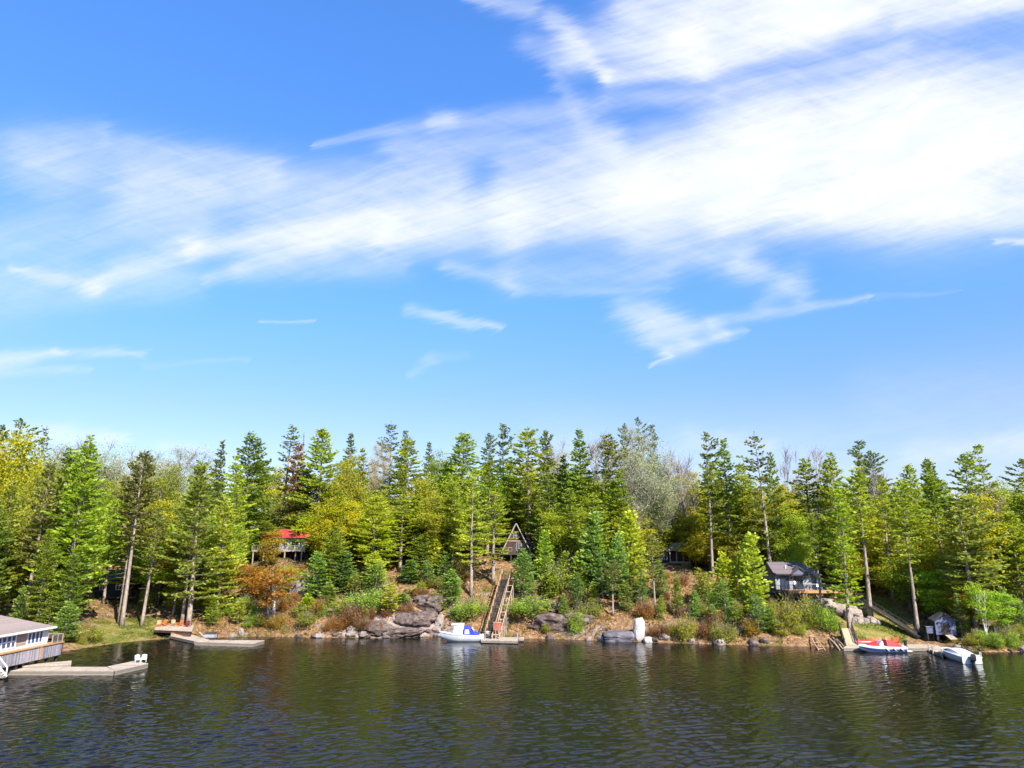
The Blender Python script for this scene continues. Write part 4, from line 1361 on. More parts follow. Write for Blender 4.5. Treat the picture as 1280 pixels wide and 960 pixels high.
# ---------------------------------------------------------------- ground cover nobody could count
def scatter(name, zones, n, size, cols, mat):
    """loose small leaves / blades standing on the ground, as one object"""
    r = random.Random(hash(name) % 1000 if False else len(name))
    c, d, w, t = [], [], [], []
    tf = Tufts()
    while len(tf.c) < n:
        z = r.choice(zones)
        px, dd = r.uniform(z[0], z[1]), r.uniform(z[2], z[3]) * K
        u = (px - 640) / F / 1.045
        y = shore_y(u) + dd
        x = u * y
        if noise.noise((x * .25, y * .25, 3.3)) < -.12 + r.gauss(0, .1):
            continue
        lm = lawn_mask(x, y)
        if (name == 'grass') != (lm > .45):
            continue
        g = ground(x, y)
        for _ in range(3):
            s = size * r.uniform(.6, 1.4)
            dv = (unit(r) * .7 + Vector((0, 0, .8))).normalized() * s
            tf.add(Vector((x + r.gauss(0, .25), y + r.gauss(0, .25), g + s * .3)), dv, dv.cross(unit(r)).normalized() * s * .5, r.random())
    o = bpy.data.objects.new(name, tf.mesh(name, M['leaves']))
    COL.objects.link(o)
    o.color = (*cols, 1)
    tag(o, kind='stuff')


scatter('undergrowth', [(0, 420, .5, 30), (380, 760, .3, 26), (720, 1060, .3, 30), (1040, 1300, 3, 30), (1180, 1300, .3, 20)], 26000, .42, (.17, .15, .03), None)
scatter('fallen_leaves', [(380, 760, .3, 22), (700, 1000, .3, 20), (240, 420, .3, 20)], 15000, .34, (.38, .22, .09), None)
scatter('grass', [(60, 215, .2, 13), (1040, 1150, .5, 15)], 14000, .22, (.15, .19, .03), None)

# ================================================================ things built by people, and rocks
def gz(x, y):
    return ground(x, y)


def window_part(parent, x0, x1, z0, z1, y, nv=1, nh=0, frame='white', pane='glass', depth=.08, axis='y', fw=.07):
    """a window set proud of a wall: frame part with a pane sub-part. axis y: wall in the xz plane at y (facing -y); axis x: wall in the yz plane at x (facing +x)"""
    f, p = MB(), MB()

    def sp(b, a0, a1, c0, c1, d0, d1):
        if axis == 'y': b.span(a0, a1, y + d0, y + d1, c0, c1)
        else: b.span(y - d1, y - d0, a0, a1, c0, c1)
    sp(f, x0, x0 + fw, z0, z1, -depth, .02)
    sp(f, x1 - fw, x1, z0, z1, -depth, .02)
    sp(f, x0 + fw, x1 - fw, z1 - fw, z1, -depth, .02)
    sp(f, x0 + fw, x1 - fw, z0, z0 + fw, -depth, .02)
    for k in range(1, nv + 1) if nv else ():
        xm = x0 + (x1 - x0) * k / (nv + 1)
        sp(f, xm - fw / 2, xm + fw / 2, z0 + fw, z1 - fw, -depth + .01, .02)
    for k in range(1, nh + 1) if nh else ():
        zm = z0 + (z1 - z0) * k / (nh + 1)
        sp(f, x0 + fw, x1 - fw, zm - fw / 2, zm + fw / 2, -depth + .015, .02)
    fo = f.build('window', M[frame], parent)
    sp(p, x0 + fw * .5, x1 - fw * .5, z0 + fw * .5, z1 - fw * .5, -depth * .45, -depth * .2)
    p.build('pane', M[pane], fo)
    return fo


def rail_mb(p, q, h=.95, n=8, pr=.05, balusters=0, rails=(1.0, .1)):
    """posts, rails and balusters along p-q: returns (posts, rails) as two meshes"""
    a, b = MB(), MB()
    p, q = Vector(p), Vector(q)
    for k in range(n + 1):
        c = p.lerp(q, k / n)
        a.box((c.x, c.y, c.z + h / 2), (pr * 1.6, pr * 1.6, h))
    for r_ in rails:
        up = Vector((0, 0, h * r_))
        b.beam(p + up, q + up, pr * 1.5, pr)
    for k in range(balusters):
        c = p.lerp(q, (k + .5) / balusters)
        b.box((c.x, c.y, c.z + h * .55), (.03, .03, h * .86))
    return a, b


def posts(parent, pts, r=.1, z0=None, mat='old_wood', name='post'):
    for (x, y, za, zb) in pts:
        MB().box((x, y, (za + zb) / 2), (r * 2, r * 2, zb - za)).build(name, M[mat], parent)


def split_boxes(b):
    out = []
    for i in range(0, len(b.v), 8):
        q = MB()
        q.add(b.v[i:i + 8], [tuple(k - i for k in f) for f in b.f[i // 8 * 6:i // 8 * 6 + 6]])
        out.append(q)
    return out


# ---------------------------------------------------------------- the boathouse at the left edge
FX = at_z(77, 818, 1.2).x                     # plane of its long lake face
YE = at_z(77, 818, 1.2).y                     # far end of its deck
bh = thing('boathouse', 'tan boathouse with pinkish shingle roof and wide white windows on a board-skirted deck', 'boathouse', (FX, YE, 0))
LEN = 17.0
box_part('deck_frame', M['old_wood'], bh, (-9.6, -.16, -LEN, -.16, 1.1, 2.70))
sk = MB()
sk.span(-.14, 0, -LEN, 0, 1.2, 2.62)
sk.build('deck_skirt', M['skirt'], bh)
MB().span(-9.6, 0, -.14, 0, 1.2, 2.62).build('deck_skirt', M['skirt_x'], bh)
MB().span(-9.8, .10, -LEN, .08, 2.72, 2.86).build('deck_edge', M['cedar'], bh)
MB().span(.012, .06, -4.75, -4.45, 1.18, 2.70).build('corner_board', M['cedar'], bh)
for k in range(9):
    for x in (-.4, -5):
        MB().box((x, -.5 - 2.0 * k, .3), (.3, .3, 1.6)).build('post', M['dark_wood'], bh)
r_ = ray(71, 783)
WY = (FX - .1) / r_.x * r_.y - YE - .65       # far end of the wall, from the corner of the eaves
WH = 2.08
wl = MB()
wl.span(-9.0, -.75, -LEN, WY, 2.862, 2.86 + WH)
wl.build('wall', M['siding_tan'], bh)
MB().span(-.746, -.70, -LEN, WY + .03, 2.87, 3.10).build('wall_trim', M['white'], bh)
MB().span(-.746, -.68, WY - 1.0, WY + .04, 3.12, 2.84 + WH).build('wall_trim', M['white'], bh)
yy = WY - 1.05
for (w_, nv) in ((3.1, 3), (3.4, 3), (3.1, 3)):
    window_part(bh, yy - w_, yy, 3.08, 4.68, -.74, nv, 1 if w_ > 3.3 else 0, 'white', 'glass_blue', .1, 'x', .17)
    yy -= w_ + 2.1
ez = 2.86 + WH
rf_ = MB()
OV = .65
x0, x1, y0, y1 = -9.6, -.75 + OV, -LEN - 2, WY + OV
hz, hx = ez + 1.75, (x0 + x1) / 2
A = [(x0, y0, ez), (x1, y0, ez), (x1, y1, ez), (x0, y1, ez), (hx, y0, hz), (hx, y1 - 4.3, hz)]
rf_.add(A, [(0, 3, 2, 1), (1, 2, 5, 4), (2, 3, 5), (3, 0, 4, 5), (0, 1, 4)])
rfo = rf_.build('roof', M['shingle_pink'], bh)
fa = MB()
fa.span(x1 - .02, x1 + .05, y0, y1 + .05, ez - .22, ez + .02)
fa.span(x0, x1 - .03, y1 - .02, y1 + .05, ez - .22, ez + .02)
fa.build('fascia', M['white'], rfo)
ra, rb = rail_mb((-.1, WY + .1, 2.865), (-.1, -.06, 2.865), 1.0, 2)
rb2a, rb2b = rail_mb((-.2, -.1, 2.865), (-9.3, -.1, 2.865), 1.0, 5)
for b in (ra, rb2a):
    for q_ in split_boxes(b): q_.build('rail_post', M['pale_wood'], bh)
rb.build('railing', M['old_wood'], bh)
rb2b.build('railing', M['old_wood'], bh)
MB().span(-.12, -.09, WY + .25, -.2, 2.98, 3.76).build('glass_panel', M['rail_glass'], bh)
MB().span(-9.0, -.3, -.115, -.085, 2.98, 3.76).build('glass_panel', M['rail_glass'], bh)

st = thing('white_stair', 'short white stair from the boathouse deck down to the dock, cut by the left edge', 'stairs', (FX, YE - 13.9, 0))
for s_ in (0, 1.2):
    MB().beam((.3 + s_ * 0, -.2 - s_, 2.75), (2.4, -.2 - s_, .62), .08, .3).build('stringer', M['white'], st)
    MB().beam((.3, -.2 - s_, 3.75), (2.4, -.2 - s_, 1.6), .09, .12).build('handrail', M['white'], st)
    for x_, z_ in ((.35, 2.75), (2.35, .62)):
        MB().span(x_ - .05, x_ + .05, -.25 - s_, -.15 - s_, z_, z_ + 1.0).build('newel', M['white'], st)
for k in range(9):
    f_ = (k + .5) / 9
    MB().span(.3 + 2.1 * f_ - .13, .3 + 2.1 * f_ + .13, -1.34, -.24, 2.7 - 2.1 * f_, 2.76 - 2.1 * f_).build('tread', M['old_wood'], st)


def dock(name_label, poly, z=.55, th=.42, mat='dock', group=None, piles=()):
    """a floating dock from its outline: plank top, fascia, floats below"""
    c = sum((Vector((p[0], p[1], 0)) for p in poly), Vector()) / len(poly)
    d = thing('dock', name_label, 'dock', (c.x, c.y, 0), 0, group)
    q = [(p[0] - c.x, p[1] - c.y, z - .07) for p in poly]
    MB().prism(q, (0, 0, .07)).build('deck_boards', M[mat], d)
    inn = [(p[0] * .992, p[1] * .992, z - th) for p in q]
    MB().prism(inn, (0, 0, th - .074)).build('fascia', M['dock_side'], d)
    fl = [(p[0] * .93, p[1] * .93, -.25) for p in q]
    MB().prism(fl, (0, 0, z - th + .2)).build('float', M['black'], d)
    for (x, y) in piles:
        MB().box((x - c.x, y - c.y, .3), (.14, .14, 1.9)).build('pile', M['old_wood'], d)
    return d


Z = .55
a = at_z(10, 838.5, Z); b = at_z(143, 838.5, Z); c_ = at_z(133, 833.5, Z); e_ = at_z(24, 833.5, Z)
dk1 = dock('long grey dock arm running across in front of the boathouse', [a, b, c_, e_], Z, .62, 'dock')
a2 = at_z(143.6, 838.6, Z + .006); b2 = at_z(185.5, 829.3, Z + .006); c2 = at_z(168, 826.0, Z + .006); e2 = at_z(134, 833.0, Z + .006)
dk2 = dock('short angled dock arm with two white chairs at its end', [a2, b2, c2, e2], Z + .006, .62, 'dock_y')
a3 = at_z(28, 832.6, Z + .25); b3 = at_z(89, 830.2, Z + .25); c3 = at_z(89.5, 825.6, Z + .25); e3 = at_z(50, 829.2, Z + .25)
dock('pale plank ramp dock tucked under the boathouse deck', [a3, b3, c3, e3], Z + .25, .5, 'pale_wood' if False else 'dock_y')
a4 = at_z(-30, 847, Z); b4 = at_z(6, 843, Z); c4_ = at_z(9.5, 838.3, Z); e4 = at_z(-30, 830, Z); f4 = at_z(22, 833.4, Z)
dock('rounded dock corner at the left edge joining the long grey dock arm', [a4, b4, c4_, f4, e4], Z, .4, 'dock')
for px_, wd in ((88, 'left'), (127, 'right')):
    p = at_z(px_, 840.3, Z - .22)
    t_ = thing('dock_bumper', 'white bumper hung on the front of the long grey dock arm, %s one of two' % wd, 'bumper', (p.x, p.y - .05, p.z), 0, 'white dock bumpers')
    MB().tube([(-.32, 0, 0), (-.26, 0, 0), (.26, 0, 0), (.32, 0, 0)], [.05, .15, .15, .05], 10).build('pad', M['white'], t_, True)
    MB().tube([(-.2, 0, .12), (-.2, 0, .3)], .02, 5).build('strap', M['black'], t_)
    MB().tube([(.2, 0, .12), (.2, 0, .3)], .02, 5).build('strap', M['black'], t_)


def rock_mesh(name, seed, sx, sy, sz, mat, sub=3, rough=.32, flat=0.0):
    import bmesh
    bm = bmesh.new()
    bmesh.ops.create_icosphere(bm, subdivisions=sub, radius=1)
    off = Vector((seed * 3.1, seed * 1.7, seed * .9))
    for v in bm.verts:
        n = noise.noise(v.co * 1.1 + off) * rough * 1.5 + noise.noise(v.co * 2.7 + off) * rough * .7 + noise.noise(v.co * 6 + off) * rough * .3 + noise.noise(v.co * 13 + off) * rough * .16
        q = v.co * (1 + n)
        m_ = max(abs(q.x), abs(q.y), abs(q.z), .001)
        q = q * (1 - flat) + q * (flat * .95 / m_)
        v.co = Vector((q.x * sx, q.y * sy, q.z * sz))
    me = bpy.data.meshes.new(name)
    bm.to_mesh(me)
    bm.free()
    me.materials.append(mat)
    return me


def rock(label, px, py, w, h, mat='rock', seed=1, dep=.8, group=None, rough=.3, flat=.35, name='boulder', sink=.25, z=None):
    """w, h in photo pixels; base at (px, py) on the ground"""
    p = on_ground(px, py) if z is None else at_z(px, py, z)
    s = (p - cam.location).dot(Vector((0, CP, SP))) / F
    W, Hh = w * s, h * s
    o = bpy.data.objects.new(name, rock_mesh(name, seed, W / 2, W / 2 * dep, Hh / (2 - 2 * sink), M[mat], 4, rough, flat))
    COL.objects.link(o)
    o.location = (p.x, p.y + W / 2 * dep * .5, p.z + Hh / 2 - sink * Hh / 2)
    o.rotation_euler = (rnd.uniform(-.1, .1), rnd.uniform(-.1, .1), rnd.uniform(-.3, .3))
    return tag(o, label, 'rock', group)


rock('tan rounded rock on the dock edge below the boathouse skirt', 18, 832, 9, 6, 'rock_tan', 3, z=.4)
rock('big grey whale-backed boulder on the bank above the orange birch', 374, 752, 32, 24, 'rock', 5, .7, rough=.35)
rock('tall white upright boulder at the water right of the violet slab', 800, 802, 15, 28, 'rock_pale', 6, .6, flat=.2, rough=.13, sink=.12)
rock('low pale rock at the foot of the tall white boulder', 810, 803, 11, 6, 'rock_pale', 9)
rock('flat violet-grey slab rock sloping into the lake', 774, 802, 42, 12, 'rock_slab', 12, .6, flat=.45, rough=.25)
rock('small pale rock alone at the waterline well right of the white boulder', 902, 806, 12, 7, 'rock_tan', 14, flat=.15)
rock('grey white rock at the waterline behind the left floating dock', 301, 795, 7, 8, 'rock_tan', 15, flat=.15)
rock('pinkish outcrop at the waterline left of the blue-topped boat', 506, 797, 48, 11, 'rock_dark', 21, .5, rough=.5)
rock('broad pink rock face above the waterline outcrop', 518, 783, 44, 17, 'rock_dark', 22, .4, rough=.6)
rock('upper grey rock ledge of the pink rock shore', 537, 762, 36, 15, 'rock_dark', 23, .6, rough=.55)
rock('dark pink rock face below the young pines at left of the outcrop', 470, 793, 46, 12, 'rock_dark', 24, .5, rough=.4)
rock('pale square rock left of the blue-topped boat', 549, 784, 12, 14, 'rock_tan', 25)
rock('dark brown rock face right of the stair foot', 690, 789, 50, 17, 'rock_dark', 26, .45, rough=.55)
rock('low dark rock face above the violet slab', 724, 781, 36, 12, 'rock_dark', 27, .5, rough=.5)
rock('grey ledge on the hillside right of the stair', 700, 765, 28, 10, 'rock_dark', 28, .6, rough=.5)
rock('flat tan rock under the grey cottage deck', 1058, 771, 40, 15, 'rock_tan', 31, .8, rough=.25)
rock('tan ledge rock left under the grey cottage deck', 1035, 764, 30, 14, 'rock_tan', 34, .8, rough=.25)
rock('upright grey rock left in the lawn rock garden', 1062, 778, 11, 15, 'rock', 32, rough=.2)
for k, (px, py, w, h) in enumerate(((1069, 779, 9, 7), (1076, 781, 10, 8), (1083, 780, 9, 6), (1091, 780, 11, 8), (1098, 781, 9, 6), (1074, 772, 11, 9), (1081, 768, 8, 6))):
    rock('small grey rock in the rock garden on the right lawn', px, py, w, h, 'rock_tan' if k % 2 else 'rock', 40 + k, group='rock garden stones', name='garden_rock')
rr = random.Random(5)
for k in range(64):
    px = rr.choice((rr.uniform(255, 560), rr.uniform(640, 1045), rr.uniform(400, 560), rr.uniform(1190, 1285)))
    u = (px - 640) / F / 1.045
    d = abs(rr.gauss(0, .8))
    y = shore_y(u) + d
    s = rr.uniform(.3, 1.05)
    o = bpy.data.objects.new('shore_rock', rock_mesh('shore_rock', 60 + k, s, s * .8, s * .65, M[rr.choice(('rock', 'rock_dark', 'rock_tan', 'rock_dark'))], 2, .35, .35))
    COL.objects.link(o)
    o.location = (u * y, y, ground(u * y, y) + s * .12)
    o.rotation_euler = (0, 0, rr.uniform(0, 6))
    tag(o, 'small grey-brown rock of the loose rubble along the far waterline', 'rock', 'rubble along the far waterline')


# ---------------------------------------------------------------- chairs
def chair(label, loc, rz, mat, group=None):
    c = thing('garden_chair', label, 'chair', loc, rz, group)
    m = M[mat]
    bk, se = MB(), MB()
    for k in range(5):
        x = -.26 + .13 * k
        hgt = .92 - abs(k - 2) * .05
        bk.beam((x, .18, .34), (x * 1.15, .18 + hgt * .36, .34 + hgt * .75), .115, .025)
        se.beam((x, -.34, .40), (x, .22, .30), .115, .025)
    bk.build('backrest', m, c)
    se.build('seat', m, c)
    for s_ in (-1, 1):
        MB().beam((s_ * .38, -.36, .58), (s_ * .38, .38, .56), .14, .03).build('armrest', m, c)
        MB().span(s_ * .36 - .03, s_ * .36 + .03, -.36, -.26, 0, .56).build('leg', m, c)
        MB().beam((s_ * .33, -.3, .36), (s_ * .33, .62, .03), .05, .11).build('leg', m, c)
    return c


p = at_z(171.5, 828.2, Z + .01); chair('white garden chair at the end of the angled dock arm, left one', (p.x, p.y, Z + .01), R(35), 'white', 'white dock chairs').scale = (.82, .82, .9)
p = at_z(179.5, 827.6, Z + .01); chair('white garden chair at the end of the angled dock arm, right one', (p.x, p.y, Z + .01), R(20), 'white', 'white dock chairs').scale = (.82, .82, .9)

# ---------------------------------------------------------------- left dock, platform and orange chairs
Zp = 1.9
P1 = [at_z(194, 788, 1.5), at_z(218, 789.5, 1.5), at_z(219, 784, 1.5), at_z(192, 783.5, 1.5)]


def platform(label, poly, z, th, mat, side):
    c = sum((Vector((q[0], q[1], 0)) for q in poly), Vector()) / len(poly)
    d = thing('deck_platform', label, 'deck', (c.x, c.y, 0))
    q = [(w_[0] - c.x, w_[1] - c.y, z - .08) for w_ in poly]
    MB().prism(q, (0, 0, .08)).build('deck_boards', M[mat], d)
    MB().prism([(w_[0] * .985, w_[1] * .985, z - th) for w_ in q], (0, 0, th - .084)).build('riser', M[side], d)
    return d


zb = gz(*at_z(215, 787, 1.3).xy)
PZ1 = 1.45
platform('weathered low platform under the orange chairs', [at_z(193, 787, PZ1), at_z(240, 789, PZ1), at_z(243, 780.5, PZ1), at_z(196, 779.5, PZ1)], PZ1, .45, 'dock', 'brown_wood')
PZ2 = 1.05
platform('pale cedar step deck between the trunks beside the orange chairs', [at_z(213.5, 791, PZ2), at_z(238, 791.5, PZ2), at_z(239, 786.5, PZ2), at_z(215, 785.5, PZ2)], PZ2, .75, 'pale_wood', 'pale_wood')
ZD = .5
dock('grey approach dock leading from the lawn to the left floating dock', [at_z(206, 793.5, ZD), at_z(243, 801.5, ZD), at_z(262, 799.8, ZD), at_z(240, 793.2, ZD), at_z(210, 790.5, ZD)], ZD, .4, 'dock', piles=())
dock('long pale floating dock on the left, pointing right', [at_z(243.3, 802.3, ZD + .02), at_z(317, 804.6, ZD + .02), at_z(331, 800.3, ZD + .02), at_z(262, 799.9, ZD + .02)], ZD + .02, .55, 'dock')
lab = ('leftmost orange chair on the left platform', 'second orange chair from the left on the left platform', 'third orange chair from the left on the left platform', 'rightmost orange chair on the left platform')
for k, (px_, py_) in enumerate(((198.5, 783), (204.5, 782.5), (216.5, 782), (224.5, 782.5))):
    p = at_z(px_, py_, PZ1)
    chair(lab[k], (p.x, p.y, PZ1 + .002), R((25, -20, 30, -25)[k]), 'orange_paint', 'orange chairs on the platform')
p = at_z(233.5, 783.5, PZ1)
chair('dark red chair between the leaning trunks right of the orange chairs', (p.x, p.y, PZ1 + .002), R(-10), 'maroon')
p = at_z(262, 797.2, ZD)
bx = thing('dock_bench', 'white dock box with dark lid and a plank leaning beside it', 'dock box', (p.x, p.y + .3, ZD), R(-6))
MB().span(-.9, .9, -.45, .45, .01, .5).build('box', M['alu'], bx)
MB().span(-.95, .75, -.05, .60, .503, .85).build('lid', M['dark_wood'], bx)
MB().beam((-2.0, -.1, .9), (-.95, -.2, .1), .3, .06).build('plank', M['old_wood'], bx)

# ---------------------------------------------------------------- grey-sided house on the left slope
HY = 149.0
hp = at_y(150, 746, HY)
hs_ = thing('grey_house', 'dark grey house with a white window, half hidden behind the left lawn trunks', 'house', (hp.x, HY, hp.z), R(6))
MB().span(-5.5, .8, 1.2, 8, .06, 3.2).build('wall', M['siding_dark'], hs_)
rm = MB()
rm.add([(-6, .7, 3.15), (1.3, .7, 3.15), (1.3, 8.5, 3.15), (-6, 8.5, 3.15), (-6, 4.6, 5.2), (1.3, 4.6, 5.2)], [(0, 3, 2, 1), (0, 1, 5, 4), (2, 3, 4, 5), (1, 2, 5), (3, 0, 4)])
rm.build('roof', M['shingle_dark'], hs_)
window_part(hs_, -1.5, -.2, 1.25, 2.55, 1.2, 1, 0, 'white', 'glass', .1, 'y', .14)
window_part(hs_, -4.6, -3.4, 1.25, 2.55, 1.2, 1, 0, 'white', 'glass', .1, 'y', .14)
MB().span(-5.5, 3.4, -.9, 1.15, -.25, .05).build('deck', M['dark_wood'], hs_)
a_, b_ = rail_mb((-5.4, -.85, .05), (3.3, -.85, .05), 1.15, 6, .06, 40)
for q_ in split_boxes(a_): q_.build('rail_post', M['dark_wood'], hs_)
b_.build('railing', M['siding_dark'], hs_)
for x in (-5, -2, .8, 3.2):
    MB().span(x - .1, x + .1, -.8, -.6, -3.2, -.26).build('post', M['dark_wood'], hs_)
MB().beam((1.0, 1.0, 1.0), (2.6, 1.3, 2.9), .5, .12).build('stair_brace', M['cedar'], hs_)
MB().span(-6.5, 2.8, -1.9, -1.5, -3.2, -1.6).build('retaining_wall', M['old_wood'], hs_)
MB().span(-1.2, 2.8, -1.96, -1.905, -3.1, -1.7).build('retaining_lit_face', M['pale_wood'], hs_)  # warm sunlight on this stretch of wall put into paler, oranger boards

hr = thing('stair_railing', 'dark handrail sloping down from the grey house to the orange chairs', 'railing', tuple(at_y(171, 757, 146)), 0)
q0 = Vector(hr.location)
q1 = at_y(213, 776, 139.5)
v1 = q1 - q0
MB().beam((0, 0, .9), (v1.x, v1.y, v1.z + .9), .12, .14).build('handrail', M['dark_wood'], hr)
for k in range(6):
    c = v1 * (k / 5)
    MB().span(c.x - .05, c.x + .05, c.y - .05, c.y + .05, min(c.z - .8, c.z + .4), c.z + .9).build('post', M['dark_wood'], hr)

# pole fence and little cabin in the woods at far left
pf = at_y(0, 721, 150)
fe = thing('rail_fence', 'single pale pole rail across the woods above the boathouse', 'fence', tuple(pf))
MB().tube([(-1, 0, .9), (4, .1, .95), (7.6, 0, .98)], .09, 6).build('rail', M['pale_wood'], fe)
for x in (-.6, 3.4, 7.2):
    MB().tube([(x, .12, -1.6), (x, .12, 1.1)], .09, 6).build('post', M['old_wood'], fe)
pf = at_y(-6, 744, 146)
cb = thing('log_cabin', 'red-brown cabin corner peeping between trunks at the left edge', 'cabin', tuple(pf))
MB().span(-4, 2.1, 0, 4, -1, 2.4).build('wall', M['tram_red'], cb)
MB().add([(-4.4, -.4, 2.4), (2.6, -.4, 2.4), (2.6, 4.4, 2.4), (-4.4, 4.4, 2.4), (-4.4, 2, 4), (2.6, 2, 4)], [(0, 3, 2, 1), (0, 1, 5, 4), (2, 3, 4, 5), (1, 2, 5), (3, 0, 4)]).build('roof', M['shingle'], cb)
window_part(cb, -.2, .9, .8, 1.9, 0, 1, 0, 'white', 'glass')

# ---------------------------------------------------------------- red-roofed cottage
RY = 164.0
rp = at_y(351, 688, RY)
s = RY / F * 1.02
rc = thing('red_roof_cottage', 'grey cottage with bright red metal roof and raised deck behind golden trees', 'cottage', (rp.x, RY, rp.z), R(-4))
MB().span(-5.0, 4.8, 1.6, 7.5, .05, 2.85).build('wall', M['siding_grey'], rc)
MB().add([(-5.2, .6, 2.75), (5.4, .6, 2.75), (5.4, 8.2, 2.75), (-5.2, 8.2, 2.75), (-5.2, 4.4, 4.75), (5.4, 4.4, 4.75)], [(0, 3, 2, 1), (0, 1, 5, 4), (2, 3, 4, 5), (1, 2, 5), (3, 0, 4)]).build('roof', M['red_roof'], rc)
for x0_, x1_, nv in ((-4.6, -3.0, 1), (-2.3, -.9, 0), (-.2, 1.0, 1), (1.6, 4.5, 2)):
    window_part(rc, x0_, x1_, .55, 2.45, 1.6, nv, 0, 'white', 'glass', .1, 'y', .13)
MB().span(-6.4, 5.2, -.8, 1.55, -.25, .04).build('deck', M['old_wood'], rc)
a_, b_ = rail_mb((-6.3, -.75, .04), (5.1, -.75, .04), 1.0, 7, .06, 60)
for q_ in split_boxes(a_): q_.build('rail_post', M['old_wood'], rc)
b_.build('railing', M['skirt_x'], rc)
for x in (-6, -3.6, -1.2, 1.2, 3.6, 5.0):
    MB().span(x - .1, x + .1, -.7, -.5, -3.4, -.26).build('post', M['old_wood'], rc)
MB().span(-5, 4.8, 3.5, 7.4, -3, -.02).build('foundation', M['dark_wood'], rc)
MB().span(-7.2, -5.1, 2.2, 6.5, .05, 2.4).build('side_wing', M['siding_dark'], rc)
window_part(rc, -6.9, -5.4, .7, 2.0, 2.2, 1, 0, 'white', 'glass')

# ---------------------------------------------------------------- A-frame cabin
AY = 158.0
ap = at_y(645, 692, AY)
af = thing('gable_cabin', 'brown steep A-frame cabin with pale edge boards high above the stair', 'cabin', (ap.x, AY, ap.z), R(4))
hw, hh = 3.4, 6.4
MB().prism([(-hw + .25, .3, .05), (hw - .25, .3, .05), (0, .3, hh - .45)], (0, 8, 0)).build('wall', M['brown_wood'], af)
roofm = MB()
for s_ in (-1, 1):
    roofm.prism([(s_ * (hw + .15), -.5, -.25), (0, -.5, hh), (0, -.5, hh - .32), (s_ * (hw - .15), -.5, -.25)], (0, 9, 0))
ro = roofm.build('roof', M['shingle'], af)
for s_ in (-1, 1):
    MB().beam((s_ * (hw + .06), -.56, -.35), (s_ * .04, -.56, hh - .08), .1, .17).build('edge_board', M['old_wood'], ro)
MB().span(-2.2, 2.2, .18, .29, 2.55, 2.75).build('cross_beam', M['old_wood'], af)
window_part(af, .1, 1.15, .5, 2.3, .3, 1, 0, 'old_wood', 'glass', .1, 'y', .09)
window_part(af, 1.2, 2.1, .5, 2.3, .3, 0, 0, 'old_wood', 'glass', .1, 'y', .09)
window_part(af, -1.7, -.8, .5, 1.3, .3, 0, 0, 'old_wood', 'glass', .1, 'y', .09)
window_part(af, -.55, .6, 3.2, 4.4, .3, 1, 1, 'old_wood', 'glass', .1, 'y', .09)
dm = MB().span(-.6, .05, .2, .29, .06, 2.1).build('door', M['dark_wood'], af)
MB().span(-.12, -.04, .15, .199, 1.0, 1.1).build('handle', M['alu'], dm)
MB().span(hw - 1.2, hw + 1.2, 1.6, 6.5, .05, 4.3).build('side_wing', M['brown_wood'], af)
window_part(af, hw - .9, hw + .7, .9, 2.4, 1.6, 0, 0, 'old_wood', 'glass')
MB().span(-hw - .2, hw + .3, -2.2, .28, -.22, .04).build('deck', M['dark_wood'], af)
for x in (-3.6, -1.2, 1.2, 3.6):
    MB().span(x - .1, x + .1, -2.1, -1.9, -2.6, -.23).build('post', M['dark_wood'], af)
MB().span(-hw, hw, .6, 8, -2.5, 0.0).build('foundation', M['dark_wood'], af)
a_, b_ = rail_mb((-hw, -2.1, .04), (-.6, -2.1, .04), 1.0, 3, .06, 16)
for q_ in split_boxes(a_): q_.build('rail_post', M['dark_wood'], af)
b_.build('railing', M['dark_wood'], af)

# ---------------------------------------------------------------- long stair with the tram track
S0, S1 = at_z(606.5, 796, .8), None
top = at_y(628, 718, S0.y + 19.5)
S1 = top
axis_ = S1 - S0
stl = thing('hill_stair', 'long steep dark-treaded wooden stair climbing from the dock to the brown gable cabin', 'stairs', tuple(S0))
side = Vector((1, 0, 0))
wst = 1.75
for k in (0, 1):
    o_ = side * (k * wst)
    MB().beam(o_, o_ + axis_, .12, .35).build('stringer', M['dark_wood'], stl)
    MB().beam(o_ + Vector((0, 0, 1.0)), o_ + axis_ + Vector((0, 0, 1.0)), .09, .10).build('handrail', M['cedar'] if k == 0 else M['pale_wood'], stl)
    for j in range(10):
        c = o_ + axis_ * (j / 9)
        MB().span(c.x - .05, c.x + .05, c.y - .05, c.y + .05, c.z - .3, c.z + 1.0).build('rail_post', M['old_wood'], stl)
nt_ = 44
tm_ = None
for j in range(nt_):
    c = axis_ * ((j + .3) / nt_)
    if tm_ is None:
        tm_ = MB().span(.08, wst - .08, -.16, .16, -.04, .04).build('tread', M['dark_wood'], stl)
        tm_.location = (c.x, c.y, c.z + .1)
    else:
        t2 = tm_.copy()
        COL.objects.link(t2)
        t2.parent = stl
        t2.location = (c.x, c.y, c.z + .1)
T0 = at_z(614.5, 796.3, .85)
T1 = at_y(636.5, 719, T0.y + 19.5)
tx = T1 - T0
tr_ = thing('tram_track', 'pale timber rail track with cross ties running up beside the long stair', 'track', tuple(T0))
for k in (0, 1):
    o_ = side * (k * 1.25)
    MB().beam(o_, o_ + tx, .11, .15).build('rail', M['pale_wood'], tr_)
for j in range(9):
    c = tx * ((j + .4) / 9)
    MB().beam(c + Vector((.08, 0, -.12)), c + Vector((1.17, 0, -.12)), .16, .12).build('cross_tie', M['pale_wood'], tr_)
    for k in (0, 1):
        x_ = c.x + k * 1.25
        g_ = gz(T0.x + x_, T0.y + c.y) - T0.z
        MB().span(x_ - .07, x_ + .07, c.y - .07, c.y + .07, min(g_, c.z - .5) - .3, c.z - .1).build('post', M['old_wood'], tr_)
cp_ = T0 + tx * .09
